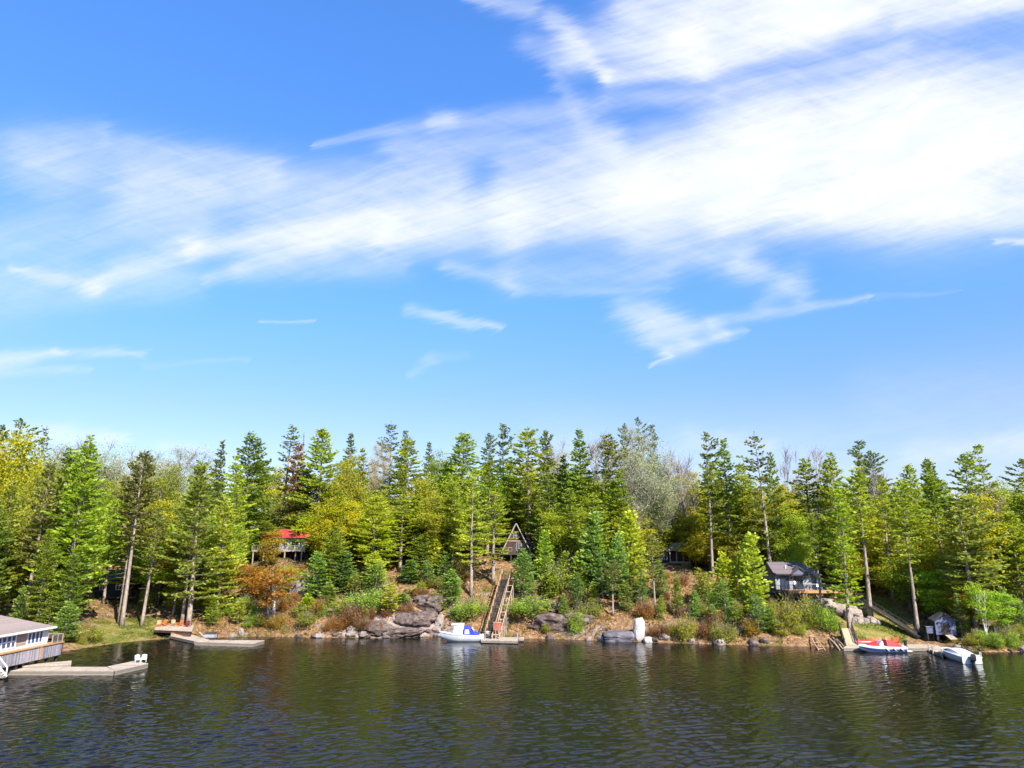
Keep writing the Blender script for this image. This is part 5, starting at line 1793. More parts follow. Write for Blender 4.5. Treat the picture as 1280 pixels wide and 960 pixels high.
ct = thing('tram_cart', 'red-brown wooden box cart at the foot of the tram track', 'cart', (cp_.x + .62, cp_.y - .2, cp_.z))
b = MB()
b.span(-.62, .62, -.62, -.54, .12, 1.35)
b.span(-.62, .62, .54, .62, .12, 1.35)
b.span(-.62, -.54, -.54, .54, .12, 1.35)
b.span(.54, .62, -.54, .54, .12, 1.35)
b.span(-.54, .54, -.54, .54, .12, .2)
b.build('box', M['tram_red'], ct)
MB().span(-.66, .66, -.66, -.63, 1.3, 1.4).build('trim', M['pale_wood'], ct)
for x in (-.6, .6):
    for y in (-.4, .4):
        MB().tube([(x - .05, y, .05), (x + .05, y, .05)], .12, 10).build('wheel', M['black'], ct)

ZC = .5
dock('pinkish plank dock at the foot of the long stair', [at_z(601, 800.3, ZC), at_z(647.5, 801.2, ZC), at_z(647.8, 796.6, ZC), at_z(601, 796.3, ZC)], ZC, .38, 'dock_y',
     piles=[at_z(647, 801.8, 0).xy])
dock('narrow dock finger right of the stair dock', [at_z(648.3, 799.0, ZC), at_z(655, 799.0, ZC), at_z(655, 796.4, ZC), at_z(648.3, 796.4, ZC)], ZC, .3, 'dock')


def hull_rings(Lh, B, sheer, keel, n=14, bow=.55, flare=.78, stern=.9, zs=None):
    """stations from stern (x = -L/2) to bow (+L/2): each an open U from port sheer to starboard sheer"""
    rings = []
    for i in range(n + 1):
        t = i / n
        x = -Lh / 2 + Lh * t
        w = B / 2 * (1 - max(0, (t - (1 - bow)) / bow) ** 2.3) * (stern + (1 - stern) * min(1, t * 3))
        w = max(w, .02)
        zt = sheer[0] + (sheer[1] - sheer[0]) * t ** 1.8
        zk = keel[0] + (keel[1] - keel[0]) * max(0, (t - .55) / .45) ** 2.2
        zch = zk + (zt - zk) * .38
        x2 = x + (.0 if t < .99 else .0)
        rings.append([(x2, -w, zt), (x2 - .0, -w * .93, zt * .55 + zch * .45), (x2, -w * flare, zch), (x2, -w * .35, zk + .06), (x2, 0, zk),
                      (x2, w * .35, zk + .06), (x2, w * flare, zch), (x2, w * .93, zt * .55 + zch * .45), (x2, w, zt)])
    return rings


def outboard(parent, x, z, cowl, scale=1.0, y=0.0):
    m = MB()
    s_ = scale
    m.loft([[(x + a * s_ * k_, y + b_ * s_ * k_, z + h_ * s_) for a, b_ in ((-.30, -.2), (.12, -.22), (.24, 0), (.12, .22), (-.30, .2), (-.36, 0))]
            for h_, k_ in ((.10, .8), (.25, 1.0), (.55, 1.05), (.75, .95), (.85, .6))])
    mo = m.build('outboard_motor', M[cowl], parent)
    MB().span(x - .16 * s_, x + .12 * s_, y - .09 * s_, y + .09 * s_, z - .75 * s_, z + .095 * s_).build('motor_leg', M['black'], mo)
    MB().span(x + .121 * s_, x + .30 * s_, y - .18 * s_, y + .18 * s_, z - .1 * s_, z + .2 * s_).build('bracket', M['black'], mo)
    return mo


# ---------------------------------------------------------------- white cabin boat with blue canvas
bp = at_z(577, 802.3, 0)
bt = thing('cabin_boat', 'white cuddy boat with blue canvas top and grey outboard moored at the stair dock', 'boat', (bp.x, bp.y + .9, 0), math.pi + R(2))
LH = 7.4
rg = hull_rings(LH, 2.5, (.95, 1.5), (-.35, .75))
h = MB().loft(rg, close=False, caps=False)
h.add(rg[0], [tuple(range(9))])
h.build('hull', M['grey_hull'], bt, True)
dkm = MB()
dkm.loft([[(r[0][0], r[0][1] * .97, r[0][2] - .02), (r[0][0], 0, r[0][2] + (.10 if i > 7 else -.06)), (r[8][0], r[8][1] * .97, r[8][2] - .02)] for i, r in enumerate(rg)], close=False, caps=False)
dkm.build('deck', M['white_hull'], bt)
gm = MB()
for s_ in (0, 8):
    for i in range(len(rg) - 1):
        gm.beam(rg[i][s_], rg[i + 1][s_], .08, .10)
gm.build('gunwale', M['white_hull'], bt)
w_ = MB()
w_.loft([[(-.1 + a, b_, z_) for a, b_ in ((-.0, -.95), (1.5, -.85), (1.9, 0), (1.5, .85), (0, .95))] for z_ in (1.05, 1.9)])
w_.loft([[(-.15 + a, b_, z_) for a, b_ in ((-.15, -1.02), (1.5, -.92), (1.75, 0), (1.5, .92), (-.15, 1.02))] for z_ in (1.9, 2.65)])
cabn = w_.build('wheelhouse', M['white_hull'], bt)
MB().span(-.35, 1.75, -1.08, 1.08, 2.66, 2.8).build('hardtop', M['white'], cabn)
MB().span(.25, 1.25, -1.035, .97, 2.0, 2.5).build('pane', M['vinyl'], cabn)
cv = MB()
cv.loft([[(x_, -w2, z0_), (x_, -w2 * .96, z1_ - .3), (x_, -w2 * .7, z1_), (x_, w2 * .7, z1_), (x_, w2 * .96, z1_ - .3), (x_, w2, z0_)]
         for x_, w2, z0_, z1_ in ((-2.95, 1.12, .92, 1.15), (-2.1, 1.14, .94, 1.55), (-1.5, 1.12, .97, 2.25), (-.9, 1.1, 1.0, 2.42), (-.22, 1.06, 1.05, 2.40))])
cvo = cv.build('canvas_cover', M['blue_canvas'], bt)
for y_ in (-1, 1):
    MB().add([(-1.25, y_ * 1.135, 1.25), (-.45, y_ * 1.12, 1.25), (-.5, y_ * 1.09, 1.95), (-1.15, y_ * 1.105, 1.95)], [(0, 1, 2, 3)]).build('canvas_window', M['vinyl'], cvo)
    MB().beam((-2.02, y_ * .9, 1.65), (-1.6, y_ * .9, 2.2), .5, .05).build('canvas_window', M['vinyl'], cvo)
rl = MB()
for y_ in (0, 8):
    pts = [Vector(rg[i][y_]) + Vector((0, 0, .38)) for i in (8, 10, 12, 13)]
    rl.tube(pts, .025, 5)
    for i in (8, 10, 12):
        rl.tube([rg[i][y_], Vector(rg[i][y_]) + Vector((0, 0, .38))], .02, 5)
rl.build('bow_rail', M['alu'], bt)
outboard(bt, -LH / 2 - .45, .55, 'alu', 1.25)

# ---------------------------------------------------------------- low dark cabin right of centre
LY = 161.0
lp = at_y(843, 702, LY)
lc = thing('low_cabin', 'low dark cabin with two brown-grey roofs half hidden on the slope', 'cabin', (lp.x, LY, lp.z), R(-5))
MB().span(-3.4, -1.4, 0, 4, 0, 2.3).build('wall', M['siding_dark'], lc)
MB().add([(-3.7, -.5, 2.3), (-1.3, -.5, 2.3), (-1.3, 4.2, 3.7), (-3.7, 4.2, 3.7), (-3.7, -.5, 2.15), (-1.3, -.5, 2.15), (-1.3, 4.2, 3.55), (-3.7, 4.2, 3.55)],
         [(0, 1, 2, 3), (7, 6, 5, 4), (0, 4, 5, 1), (1, 5, 6, 2), (2, 6, 7, 3), (3, 7, 4, 0)]).build('roof', M['shingle_dark'], lc)
MB().span(-1.0, 3.2, 2.0, 5, 0, 2.3).build('wall', M['dark_wood'], lc)
MB().add([(-1.2, -.4, 2.35), (3.6, -.4, 2.35), (3.6, 5.2, 2.35), (-1.2, 5.2, 2.35), (-.2, 2.4, 4.1), (2.8, 2.4, 4.1)], [(0, 3, 2, 1), (0, 1, 5, 4), (2, 3, 4, 5), (1, 2, 5), (3, 0, 4)]).build('roof', M['shingle_pink'], lc)
for x in (-.9, .5, 1.9, 3.2):
    MB().span(x - .09, x + .09, -.2, 0, -.2, 2.34).build('post', M['old_wood'], lc)
MB().span(-1.2, 3.6, -.6, 5, -.3, -.02).build('deck', M['old_wood'], lc)
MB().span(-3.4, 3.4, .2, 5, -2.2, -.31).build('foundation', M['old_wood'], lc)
window_part(lc, -3.0, -1.9, .9, 2.0, 0, 1, 0, 'dark_wood', 'glass')
lp = at_y(922, 703, 161)
sh2 = thing('woodland_hut', 'small dark hut among trees right of the low dark cabin', 'hut', tuple(lp))
MB().span(-1.2, 1.2, 0, 2.5, -1, 2.2).build('wall', M['siding_dark'], sh2)
MB().prism([(-1.5, -.3, 2.1), (1.5, -.3, 2.1), (0, -.3, 3.2)], (0, 3.1, 0)).build('roof', M['shingle_dark'], sh2)
dm = MB().span(-.4, .4, -.05, -.005, -.9, 1.8).build('door', M['dark_wood'], sh2)
MB().span(.25, .32, -.1, -.051, .5, .6).build('handle', M['alu'], dm)

# ---------------------------------------------------------------- grey cottage with the big deck
GY = 134.0
gp = at_y(1005, 738, GY)
sg = (gp - cam.location).dot(Vector((0, CP, SP))) / F


def lx(px): return (px - 1005) * sg


gc = thing('grey_cottage', 'light grey cottage with shingle roof, porch gable and a cedar deck on posts', 'cottage', tuple(gp), R(-3))
fy = 2.6                                       # front wall
xl, xr = lx(976), lx(1021)
eh = 2.75
MB().span(xl, xr, fy, fy + 7, .05, eh).build('wall', M['siding_grey'], gc)
MB().span(lx(1019), lx(1035), fy + .6, fy + 6, .05, eh - .1).build('wall', M['siding_grey'], gc)
MB().span(xl - .06, xl - .005, fy + .1, fy + 7, .05, eh + .1).build('wall', M['siding_shade'], gc)  # overlay on the left wall: shade painted as darker, greener siding
rm = MB()
ym, ry = fy + 3.5, eh + 2.15
x0_, x1_ = xl - .35, xr + .3
rm.add([(x0_, fy - .6, eh - .05), (x1_, fy - .6, eh - .05), (x1_, fy + 7.6, eh - .05), (x0_, fy + 7.6, eh - .05), (x0_, ym, ry), (x1_ - .5, ym, ry),
        (x0_, fy - .6, eh + .12), (x1_, fy - .6, eh + .12), (x1_, fy + 7.6, eh + .12)],
       [(0, 3, 2, 1), (6, 7, 5, 4), (8, 3, 4, 5), (7, 8, 5), (3, 0, 6, 4), (0, 1, 7, 6), (1, 2, 8, 7), (2, 3, 8)])
ro = rm.build('roof', M['shingle'], gc)
MB().span(x0_, x1_, fy - .68, fy - .61, eh - .12, eh + .10).build('fascia', M['dark_wood'], ro)
MB().beam((x0_ - .03, fy - .62, eh + .04), (x0_ - .03, ym, ry - .02), .08, .24).build('fascia', M['dark_wood'], ro)
rm = MB()
xa, xb = lx(1019.5), lx(1036)
rm.add([(xa, fy, eh - .2), (xb, fy, eh - .2), (xb, fy + 6.4, eh - .2), (xa, fy + 6.4, eh - .2), (xa, fy + 3.2, eh + 1.3), (xb - 1.4, fy + 3.2, eh + 1.3)], [(0, 3, 2, 1), (0, 1, 5, 4), (2, 3, 4, 5), (1, 2, 5), (3, 0, 4)])
rm.build('roof', M['shingle'], gc)
# porch gable
gx0, gx1, gxm = lx(995), lx(1016), lx(1005.3)
gm = MB()
gm.prism([(gx0, fy - .85, eh - .02), (gx1, fy - .85, eh - .02), (gxm, fy - .85, eh + 1.15)], (0, .12, 0))
gab = gm.build('porch_gable', M['siding_blue'], gc)
for a_, b_ in (((gx0 - .1, eh - .02), (gxm, eh + 1.24)), ((gx1 + .1, eh - .02), (gxm, eh + 1.24))):
    MB().beam((a_[0], fy - .95, a_[1]), (b_[0], fy - .95, b_[1]), .2, .22).build('edge_board', M['dark_wood'], gab)
MB().prism([(gx0 - .15, fy - 1.0, eh + .02), (gxm, fy - 1.0, eh + 1.34), (gxm, fy - 1.0, eh + 1.22), (gx0, fy - 1.0, eh + .02)], (0, 4.2, 0)).build('gable_roof', M['shingle'], gab)
MB().prism([(gx1 + .15, fy - 1.0, eh + .02), (gxm, fy - 1.0, eh + 1.34), (gxm, fy - 1.0, eh + 1.22), (gx1, fy - 1.0, eh + .02)], (0, 4.2, 0)).build('gable_roof', M['shingle'], gab)
MB().span(gx0, gx1, fy - .84, fy - .6, eh - .28, eh - .03).build('porch_beam', M['dark_wood'], gab)
for px_ in (979.5, 996.2, 1013.3, 1031):
    f0 = fy if px_ < 1020 else fy + .6
    la = MB().span(lx(px_) - .12, lx(px_) + .12, f0 - .16, f0 - .01, 1.85, 2.25).build('wall_lamp', M['black'], gc)
MB().tube([(lx(993), fy + 1.2, eh + .5), (lx(993), fy + 1.2, eh + 1.6)], .1, 8).build('vent_pipe', M['white'], ro)
for x0_, x1_, nv in ((982.3, 993.3, 1), (999.2, 1010.5, 1)):
    window_part(gc, lx(x0_), lx(x1_), .1, 2.45, fy, nv, 0, 'black', 'glass', .09, 'y', .09)
window_part(gc, lx(1021), lx(1028.5), 1.05, 2.4, fy + .6, 1, 0, 'black', 'glass', .1, 'y', .1)
window_part(gc, lx(1021), lx(1028.5), .85, 1.0, fy + .6, 0, 0, 'white', 'white', .1, 'y', .05)
dx0, dx1 = lx(983), lx(1044)
MB().span(dx0, dx1, -.9, fy - .02, -.12, .04).build('deck', M['pale_wood'], gc)
MB().span(dx0, dx1, -1.0, -.905, -.42, .06).build('deck_beam', M['cedar'], gc)
for px_ in (985, 1002, 1021.5, 1041):
    x = lx(px_)
    MB().span(x - .11, x + .11, -.82, -.60, -3.6, -.13).build('post', M['cedar'], gc)
    for s_ in (-1, 1):
        MB().beam((x + s_ * .05, -.7, -1.3), (x + s_ * .95, -.7, -.2), .12, .12).build('brace', M['cedar'], gc)
a_, b_ = rail_mb((dx0 + .1, -.82, .04), (dx1 - .1, -.82, .04), 1.0, 9, .05, 0, (1.0,))
for q_ in split_boxes(a_): q_.build('rail_post', M['black'], gc)
b_.build('railing', M['black'], gc)
MB().span(dx0 + .15, dx1 - .15, -.83, -.815, .14, .98).build('glass_panel', None or M['rail_glass'], gc) if False else None
bal = MB()
for k in range(70):
    x = dx0 + .2 + (dx1 - dx0 - .4) * k / 69
    bal.span(x - .012, x + .012, -.83, -.81, .1, .98)
bal.build('balusters', M['black'], gc)
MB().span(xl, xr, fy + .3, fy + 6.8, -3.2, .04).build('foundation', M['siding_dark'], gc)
a_, b_ = rail_mb((lx(960), .4, -.2), (dx0 - .1, .2, -.2), 1.0, 4, .06, 10)
for q_ in split_boxes(a_): q_.build('rail_post', M['dark_wood'], gc)
b_.build('railing', M['dark_wood'], gc)
MB().span(lx(960), dx0 - .05, .2, fy + 1.6, -.45, -.21).build('side_deck', M['dark_wood'], gc)


def from_gc(x, y, z):
    ca, sa = math.cos(R(-3)), math.sin(R(-3))
    return Vector((gp.x + x * ca - y * sa, gp.y + x * sa + y * ca, gp.z + z))


gr = thing('barbecue', 'dark barbecue grill on the right end of the grey cottage deck', 'grill', tuple(from_gc(lx(1030.5), .5, .05)))
MB().span(-.3, .3, -.25, .25, .55, .9).build('firebox', M['black'], gr)
MB().loft([[(x_, -.26, .905), (x_, -.2, 1.2), (x_, .2, 1.2), (x_, .26, .905)] for x_ in (-.32, .32)]).build('lid', M['black'], gr)
for x_ in (-.26, .26):
    MB().span(x_ - .03, x_ + .03, -.2, .2, 0, .55).build('leg', M['black'], gr)
MB().span(-.75, -.31, -.22, .22, .84, .88).build('side_shelf', M['alu'], gr)
p = from_gc(lx(1026), .7, .05)
chair('pale grey chair beside the barbecue on the grey cottage deck', tuple(p), R(-10), 'alu')
p = on_ground(989.5, 753)
chair('white chair on the bank under the left end of the grey cottage deck', (p.x, p.y, p.z), R(25), 'white')


# ---------------------------------------------------------------- the person on the deck
def person(loc, rz):
    root = thing('person', 'person in white top and dark trousers standing on the grey cottage deck', 'person', loc, rz)
    V_ = [(0, 0, .95), (0, 0, 1.12), (0, .01, 1.32), (0, .01, 1.47), (0, 0, 1.56), (0, -.01, 1.66), (0, -.01, 1.75),
          (-.19, .01, 1.43), (-.26, .03, 1.15), (-.25, -.10, .93), (-.24, -.17, .86), (.19, .01, 1.43), (.27, .02, 1.16), (.28, -.05, .91), (.28, -.09, .83),
          (-.10, 0, .88), (-.12, -.02, .50), (-.12, .02, .09), (-.13, -.15, .03), (.10, 0, .88), (.12, -.03, .50), (.13, .04, .09), (.14, -.13, .03)]
    E_ = [(0, 1), (1, 2), (2, 3), (3, 4), (4, 5), (5, 6), (3, 7), (7, 8), (8, 9), (9, 10), (3, 11), (11, 12), (12, 13), (13, 14), (0, 15), (15, 16), (16, 17), (17, 18), (0, 19), (19, 20), (20, 21), (21, 22)]
    r_ = [.15, .135, .16, .10, .055, .095, .075, .065, .045, .036, .04, .065, .045, .036, .04, .095, .065, .042, .04, .095, .065, .042, .04]
    me = bpy.data.meshes.new('body')
    me.from_pydata(V_, E_, [])
    o = bpy.data.objects.new('body', me)
    COL.objects.link(o)
    md = o.modifiers.new('skin', 'SKIN')
    me_l = me.skin_vertices[0] if me.skin_vertices else None
    if me_l is None:
        bpy.context.view_layer.objects.active = o
        o.select_set(True)
        bpy.ops.mesh.customdata_skin_add()
        me_l = me.skin_vertices[0]
    for i, q in enumerate(r_):
        me_l.data[i].radius = (q, q * (.72 if i < 4 else 1))
    me_l.data[0].use_root = True
    o.modifiers.new('smooth', 'SUBSURF').levels = 1
    o.modifiers['smooth'].render_levels = 2
    dg = bpy.context.evaluated_depsgraph_get()
    ev = bpy.data.meshes.new_from_object(o.evaluated_get(dg))
    o.modifiers.clear()
    o.data = ev
    ev.materials.clear()
    ev.materials.append(M['skin'])
    ev.polygons.foreach_set('use_smooth', [True] * len(ev.polygons))
    o.parent = root

    def shell(name, mat, cond, grow):
        import bmesh
        bm = bmesh.new()
        bm.from_mesh(ev)
        bm.normal_update()
        dead = [f for f in bm.faces if not cond(f.calc_center_median())]
        bmesh.ops.delete(bm, geom=dead, context='FACES')
        for v in bm.verts:
            v.co += v.normal * grow
        m2 = bpy.data.meshes.new(name)
        bm.to_mesh(m2)
        bm.free()
        m2.materials.clear()
        m2.materials.append(M[mat])
        q = bpy.data.objects.new(name, m2)
        COL.objects.link(q)
        q.parent = root
    shell('shirt', 'cotton_white', lambda c: .92 < c.z < 1.50 and not (abs(c.x) > .2 and c.z < 1.12), .018)
    shell('trousers', 'denim', lambda c: .08 < c.z < .96 and abs(c.x) < .21, .016)
    shell('shoes', 'black', lambda c: c.z < .09, .012)
    shell('hair', 'hair', lambda c: c.z > 1.70 or (c.z > 1.60 and c.y > .02), .02)
    fm = MB()
    for s_ in (-1, 1):
        fm.box((s_ * .035, -.103, 1.675), (.022, .012, .012))
    fm.build('eyes', M['black'], root)
    MB().box((0, -.11, 1.64), (.024, .03, .04)).build('nose', M['skin'], root)
    MB().box((0, -.10, 1.605), (.045, .012, .01)).build('mouth', M['maroon'], root)
    for s_ in (-1, 1):
        MB().box((s_ * .098, .0, 1.66), (.02, .035, .055)).build('ear', M['skin'], root)
    for s_, base in ((-1, Vector((-.24, -.17, .86))), (1, Vector((.28, -.09, .83)))):
        hm = MB()
        for k in range(4):
            b0 = base + Vector((-.025 + .017 * k, -.02, -.02))
            ln_ = (.06, .07, .068, .052)[k]
            hm.tube([b0, b0 + Vector((0, -.012, -ln_ * .55)), b0 + Vector((0, .004, -ln_))], [.010, .009, .007], 6)
        b0 = base + Vector((-s_ * .035, -.02, 0))
        hm.tube([b0, b0 + Vector((-s_ * .02, -.02, -.03)), b0 + Vector((-s_ * .012, -.028, -.055))], [.011, .010, .008], 6)
        hm.build('fingers', M['skin'], root, True)
    return root


person(tuple(from_gc(lx(995), .55, .045)), R(-25))

# ---------------------------------------------------------------- dark walkway, right dock and its furniture
W0, W1 = at_z(1152, 796, 1.0), at_y(1064, 742, 131.5)
wk = thing('dark_walkway', 'dark slatted walkway sloping from the grey cottage down towards the shed', 'walkway', tuple(W0))
ax_ = W1 - W0
hd = Vector((ax_.x, ax_.y, 0)).normalized()
sd_ = Vector((hd.y, -hd.x, 0))
NP = 46
pl0 = None
pts = []
for j in range(NP):
    c = ax_ * ((j + .5) / NP)
    gzz = ground(W0.x + c.x, W0.y + c.y) - W0.z
    pts.append(Vector((c.x, c.y, max(c.z, gzz + .15))))
for j, c in enumerate(pts):
    b = MB().beam(-sd_ * .95, sd_ * .95, .30, .07) if pl0 is None else None
    if pl0 is None:
        pl0 = b.build('plank', M['dark_wood'], wk)
        pl0.location = c
    else:
        q = pl0.copy()
        COL.objects.link(q)
        q.parent = wk
        q.location = c
for s_ in (-1, 1):
    sm = MB()
    for j in range(NP - 1):
        sm.beam(pts[j] + sd_ * s_ * 1.0 - Vector((0, 0, .12)), pts[j + 1] + sd_ * s_ * 1.0 - Vector((0, 0, .12)), .12, .34)
    sm.build('stringer', M['dark_wood'], wk)
for j in range(0, NP, 5):
    c = pts[j] + sd_ * 1.0
    MB().span(c.x - .05, c.x + .05, c.y - .05, c.y + .05, c.z - .5, c.z + .55).build('rail_post', M['dark_wood'], wk)
MB().beam(pts[0] + sd_ + Vector((0, 0, .55)), pts[-1] + sd_ + Vector((0, 0, .55)), .09, .12).build('handrail', M['dark_wood'], wk)

ZR = .5
D0 = [at_z(1054, 809.8, ZR), at_z(1160, 810.0, ZR), at_z(1170, 805.6, ZR), at_z(1062, 804.2, ZR)]
dock('long pale shore dock on the right carrying the canoe and red chairs', D0, ZR, .45, 'dock')
dock('short floating dock with dark side joining the shore dock to the white deck boat', [at_z(1160.8, 811, ZR - .06), at_z(1178, 818.5, ZR - .06), at_z(1190, 814.2, ZR - .06), at_z(1171.5, 806.3, ZR - .06)], ZR - .06, .35, 'dock',
     piles=[at_z(1161.5, 814, .2).xy, at_z(1166.5, 816.5, .2).xy, at_z(1178, 820.5, .2).xy])
# gangway with dark rail going up to the lawn
G0 = at_z(1064, 806.2, ZR + .02)
G1 = at_y(1057.5, 786, G0.y + 4.2)
gw = thing('gangway', 'tan plank gangway with dark side posts from lawn to right dock', 'gangway', tuple(G0))
gv = G1 - G0
MB().prism([(-.75, 0, 0), (.95, 0, 0), (.75 + gv.x, gv.y, gv.z), (-.75 + gv.x, gv.y, gv.z)], (0, 0, .08)).build('deck_boards', M['pale_wood'], gw)
for s_ in (-1, 1):
    for k in range(3):
        c = gv * (k / 2)
        MB().span(c.x + s_ * .98 - .08, c.x + s_ * .98 + .08, c.y - .08, c.y + .08, c.z - .8, c.z + 1.0).build('post', M['dark_wood'], gw)
    MB().beam((s_ * .98, 0, .95), (gv.x + s_ * .98, gv.y, gv.z + .95), .1, .1).build('handrail', M['dark_wood'], gw)
    MB().beam((s_ * .98, 0, .45), (gv.x + s_ * .98, gv.y, gv.z + .45), .06, .3).build('side_panel', M['dark_wood'], gw)

# canoe, keel up
cp = at_z(1079.5, 803.8, ZR)
cn = thing('canoe', 'red canoe lying keel up on the right dock', 'canoe', (cp.x, cp.y + .2, ZR + .02), R(-3))
rg = []
for i in range(17):
    t = -1 + i / 8
    w = .45 * (1 - abs(t) ** 2.2) + .012
    up = .10 * abs(t) ** 3
    rg.append([(t * 2.35, w * math.cos(a_), .0 + up * 0 + (.44 + up) * math.sin(a_)) for a_ in [math.pi * k / 10 for k in range(11)]])
MB().loft(rg, close=False, caps=False).build('hull', M['red_plastic'], cn, True)
gm = MB()
for q in (0, 10):
    for i in range(16):
        gm.beam(rg[i][q], rg[i + 1][q], .05, .06)
gm.build('gunwale', M['maroon'], cn)
labs = ('orange-red chair at the right tip of the red canoe', 'orange-red chair half behind the red-covered speedboat, left of two', 'orange-red chair half behind the red-covered speedboat, right of two', 'rightmost orange-red chair of the right dock, before the black bin')
for k, (px_, py_) in enumerate(((1093, 805.8), (1101.5, 805), (1111.5, 805.2), (1121, 805.6))):
    p = at_z(px_, py_, ZR)
    chair(labs[k], (p.x, p.y, ZR + .002), R((30, 12, -12, -30)[k]), 'red_paint', 'red chairs on the right dock')
p = at_z(1132, 806.6, ZR)
bn = thing('black_bin', 'black bin standing alone right of the red chairs', 'bin', (p.x, p.y, ZR + .002))
MB().loft([[(math.cos(a_) * r_, math.sin(a_) * r_, z_) for a_ in [2 * math.pi * k / 10 for k in range(10)]] for r_, z_ in ((.22, 0), (.28, .62))]).build('body', M['black'], bn)
MB().loft([[(math.cos(a_) * r_, math.sin(a_) * r_, z_) for a_ in [2 * math.pi * k / 10 for k in range(10)]] for r_, z_ in ((.31, .622), (.31, .68), (.15, .74))]).build('lid', M['black'], bn)

# ---------------------------------------------------------------- red-covered speedboat
sp_ = at_z(1107, 816.3, 0)
sb = thing('speedboat', 'white and navy speedboat with dark red covers moored at the right dock', 'boat', (sp_.x, sp_.y + 1.05, 0), math.pi + R(1))
LB = 6.7
rg = hull_rings(LB, 2.3, (.80, 1.0), (-.25, .55), 14, .55, .82)
lowm, upm, tm2 = MB(), MB(), MB()
for ring_sel, mb in (((2, 3, 4, 5, 6), lowm),):
    mb.loft([[r[k] for k in ring_sel] for r in rg], close=False, caps=False)
lowm.add(rg[0], [tuple(range(9))])
lowm.build('hull', M['white_hull'], sb, True)
for a_, b_ in ((1, 2), (6, 7)):
    upm.loft([[r[a_], r[b_]] for r in rg], close=False, caps=False)
upm.build('hull_band', M['navy'], sb, True)
for a_, b_ in ((0, 1), (7, 8)):
    tm2.loft([[r[a_], r[b_]] for r in rg], close=False, caps=False)
tm2.loft([[(r[0][0], r[0][1], r[0][2]), (r[0][0], 0, r[0][2] + .10), (r[8][0], r[8][1], r[8][2])] for r in rg], close=False, caps=False)
tm2.build('deck', M['white_hull'], sb)
for x_ in (-.4, -1.5, -2.6):
    for y_ in (1, -1):
        MB().beam((x_ + .35, y_ * 1.155, .74), (x_ - .15, y_ * 1.10, .25), .10, .05).build('hull_stripe', M['white'], sb)
c1 = MB().loft([[(x_, -w, z0_), (x_, -w * .6, z0_ + h_), (x_, w * .6, z0_ + h_), (x_, w, z0_)] for x_, w, z0_, h_ in ((-2.7, .85, .86, .15), (-2.0, .95, .88, .45), (-1.2, .98, .9, .75), (-.5, .9, .92, .85))])
c1.build('cockpit_cover', M['red_canvas'], sb)
MB().loft([[(x_, -w, z0_), (x_, 0, z0_ + h_), (x_, w, z0_)] for x_, w, z0_, h_ in ((.55, .85, .93, .55), (1.3, .72, .97, .35), (2.2, .4, 1.03, .16))]).build('bow_cover', M['red_canvas'], sb)
MB().loft([[(x_, -w, z0_), (x_, -w * .7, z1_), (x_, w * .7, z1_), (x_, w, z0_)] for x_, w, z0_, z1_ in ((.7, .9, .95, 1.0), (.15, .88, .95, 1.62), (.05, .88, .95, 1.62))]).build('windscreen', M['vinyl'], sb)
outboard(sb, -LB / 2 - .25, .25, 'black', .8)
MB().span(-LB / 2 - .75, -LB / 2 - .01, -.9, .9, .18, .26).build('swim_platform', M['white_hull'], sb)

# ---------------------------------------------------------------- white deck boat under its cover
d0 = at_z(1178, 820, 0)
d1 = at_z(1213, 831.5, 0)
dirv = d0 - d1
pb_ = thing('deck_boat', 'white covered deck boat with black outboard at the far right floating dock', 'boat', tuple((d0 + d1) / 2 + Vector((.9, .9, 0))), math.atan2(dirv.y, dirv.x))
LD = dirv.length - .2
rg = hull_rings(LD, 2.5, (.85, 1.05), (-.3, .3), 12, .35, .9, 1.0)
hm = MB().loft(rg, close=False, caps=False)
hm.add(rg[0], [tuple(range(9))])
hm.build('hull', M['grey_hull'], pb_, True)
gm = MB()
for q in (0, 8):
    for i in range(12):
        gm.beam(rg[i][q], rg[i + 1][q], .12, .14)
gm.build('gunwale', M['white'], pb_)
MB().loft([[(x_ * LD, -w, z0_), (x_ * LD, -w * .7, z0_ + h_), (x_ * LD, 0, z0_ + h_ * 1.15), (x_ * LD, w * .7, z0_ + h_), (x_ * LD, w, z0_)]
           for x_, w, z0_, h_ in ((-.46, 1.22, .9, .16), (-.30, 1.24, .9, .26), (-.05, 1.22, .92, .46), (.10, 1.18, .93, .44), (.28, 1.05, .98, .2), (.47, .45, 1.04, .07))]).build('canvas_cover', M['white'], pb_)
for y_ in (-1, 1):
    MB().add([(.06 * LD, y_ * 1.17, 1.1), (.22 * LD, y_ * 1.09, 1.1), (.19 * LD, y_ * 1.0, 1.17), (.08 * LD, y_ * 1.04, 1.30)], [(0, 1, 2, 3)]).build('window', M['glass'], pb_)
MB().span(-LD / 2 - .04, -LD / 2 + .04, -1.2, -.45, .05, 1.15).build('stern_panel', M['white'], pb_)
MB().span(-LD / 2 - .04, -LD / 2 + .04, .45, 1.2, .05, 1.15).build('stern_panel', M['white'], pb_)
for y_ in (-1.15, 1.15):
    MB().tube([(-LD / 2 + .3, y_, 1.0), (-LD / 2 + .3, y_, 1.5), (-LD / 2 - .1, y_, 1.5), (-LD / 2 - .1, y_, .9)], .035, 6).build('stern_rail', M['white'], pb_)
outboard(pb_, -LD / 2 - .4, .3, 'black', 1.2)

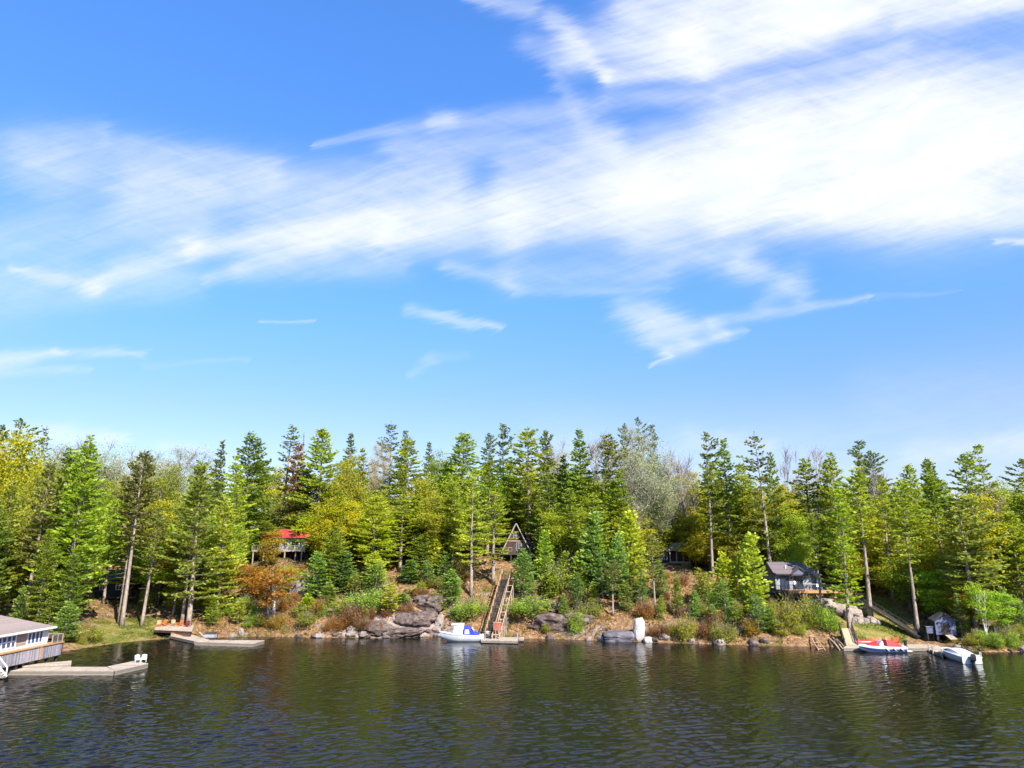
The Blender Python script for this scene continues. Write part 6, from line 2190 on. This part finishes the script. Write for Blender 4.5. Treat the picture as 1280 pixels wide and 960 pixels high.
# ---------------------------------------------------------------- blue-grey shed
SY = at_z(1183, 796.5, 1.2).y
sp0 = at_y(1183.6, 796.3, SY)
ss = (sp0 - cam.location).dot(Vector((0, CP, SP))) / F
shd = thing('garden_shed', 'blue-grey shed with open dark doorway beside the right dock', 'shed', tuple(sp0), R(-19))
hw_ = 11.3 * ss
we = 20.5 * ss
ap_ = 27.5 * ss
MB().prism([(-hw_, 0, .3), (hw_, 0, .3), (hw_, 0, we), (0, 0, ap_), (-hw_, 0, we)], (0, 3.4, 0)).build('wall', M['siding_blue'], shd)
MB().span(-hw_ - .03, -hw_ - .004, .02, 3.38, .3, we).build('side_shade', M['siding_dark'], shd)  # thin charcoal sheet paints the shade on the shed's left side
rm = MB()
for s_ in (-1, 1):
    rm.prism([(s_ * (hw_ + .3), -.25, we - .22), (0, -.25, ap_ + .06), (0, -.25, ap_ + .2), (s_ * (hw_ + .3), -.25, we - .08)], (0, 3.9, 0))
ro = rm.build('roof', M['shingle_dark'], shd)
for s_ in (-1, 1):
    MB().beam((s_ * (hw_ + .28), -.28, we - .16), (0, -.28, ap_ + .12), .06, .2).build('fascia', M['dark_wood'], ro)
dr = MB().span(-.62, .62, -.05, -.006, .34, 17.3 * ss).build('doorway', M['dark_wood'], shd)
MB().span(.48, .54, -.1, -.051, 1.2, 1.4).build('handle', M['alu'], dr)
for x_ in (-1.02, 1.02):
    MB().span(x_ - .09, x_ + .09, -.16, -.006, 16.2 * ss, 17.6 * ss).build('wall_lamp', M['black'], shd)
for x_ in (-hw_ + .2, hw_ - .2):
    MB().span(x_ - .15, x_ + .15, .05, 3.2, -.6, .29).build('skid', M['dark_wood'], shd)
MB().beam((.25, -.1, .34), (.6, -1.9, -.15), 1.1, .08).build('ramp', M['old_wood'], shd)
q = Matrix.Rotation(R(-19), 4, 'Z') @ Vector((-hw_ - .75, .7, 0)) + Vector(sp0)
sbx = thing('utility_box', 'pale blue-grey utility box on dark feet against the left side of the shed', 'box', tuple(q), R(-19))
MB().span(-.5, .5, -.4, .4, .45, 1.45).build('cabinet', M['siding_blue'], sbx)
MB().span(-.54, .54, -.44, .44, 1.452, 1.52).build('lid', M['alu'], sbx)
for x_ in (-.4, .4):
    MB().span(x_ - .07, x_ + .07, -.35, .35, -.5, .449).build('foot', M['dark_wood'], sbx)
q = on_ground(1245.5, 792)
for x_, sd2 in ((-.17, 'left'), (.17, 'right')):
    wp = thing('white_post', 'short white post among saplings right of the birch, %s one of a close pair' % sd2, 'post', (q.x + x_, q.y, q.z), 0, 'pair of short white posts')
    MB().span(-.09, .09, -.09, .09, -.4, .95).build('shaft', M['white'], wp)
    MB().span(-.11, .11, -.11, .11, .952, 1.02).build('cap', M['white'], wp)
rock('long pale rock ledge under the right-edge pine', 1268, 759, 26, 9, 'rock_pale', 51, .8)

# ---------------------------------------------------------------- ladder and driftwood
l0, l1 = at_z(1024, 813, 0), on_ground(1012.5, 797)
ld = thing('wooden_ladder', 'pale wooden ladder frame lying from the bank into the water', 'ladder', tuple(l1 + Vector((0, 0, .2))))
v = l0 - l1 + Vector((0, 0, -.3))
for o_ in (0, .85):
    MB().beam((o_, 0, 0), (v.x + o_ * 1.15, v.y, v.z), .10, .16).build('side_rail', M['pale_wood'], ld)
for k in range(3):
    c = v * (.02 + .42 * k)
    MB().beam((c.x + .05, c.y, c.z + .02), (c.x + .82, c.y, c.z + .02), .14, .07).build('rung', M['pale_wood'], ld)
for k, (x0_, y0_, x1_, y1_) in enumerate(((1037, 801, 1050, 813), (1042, 801, 1054, 812.5), (1046, 801.5, 1057, 811))):
    q0, q1 = on_ground(x0_, y0_), at_z(x1_, y1_, 0)
    v = q1 - q0
    o = MB().tube([(0, 0, .25), tuple(v * .5 + Vector((.05, 0, .22))), tuple(v + Vector((0, 0, .05)))], [.14, .12, .09], 7).build('driftwood_log', M['pale_wood'] if k else M['old_wood'], None)
    o.location = q0
    tag(o, ('grey driftwood log, farthest left of three beside the right dock', 'tan driftwood log in the middle of three beside the right dock', 'tan driftwood log nearest the right dock post')[k], 'log', 'driftwood logs')
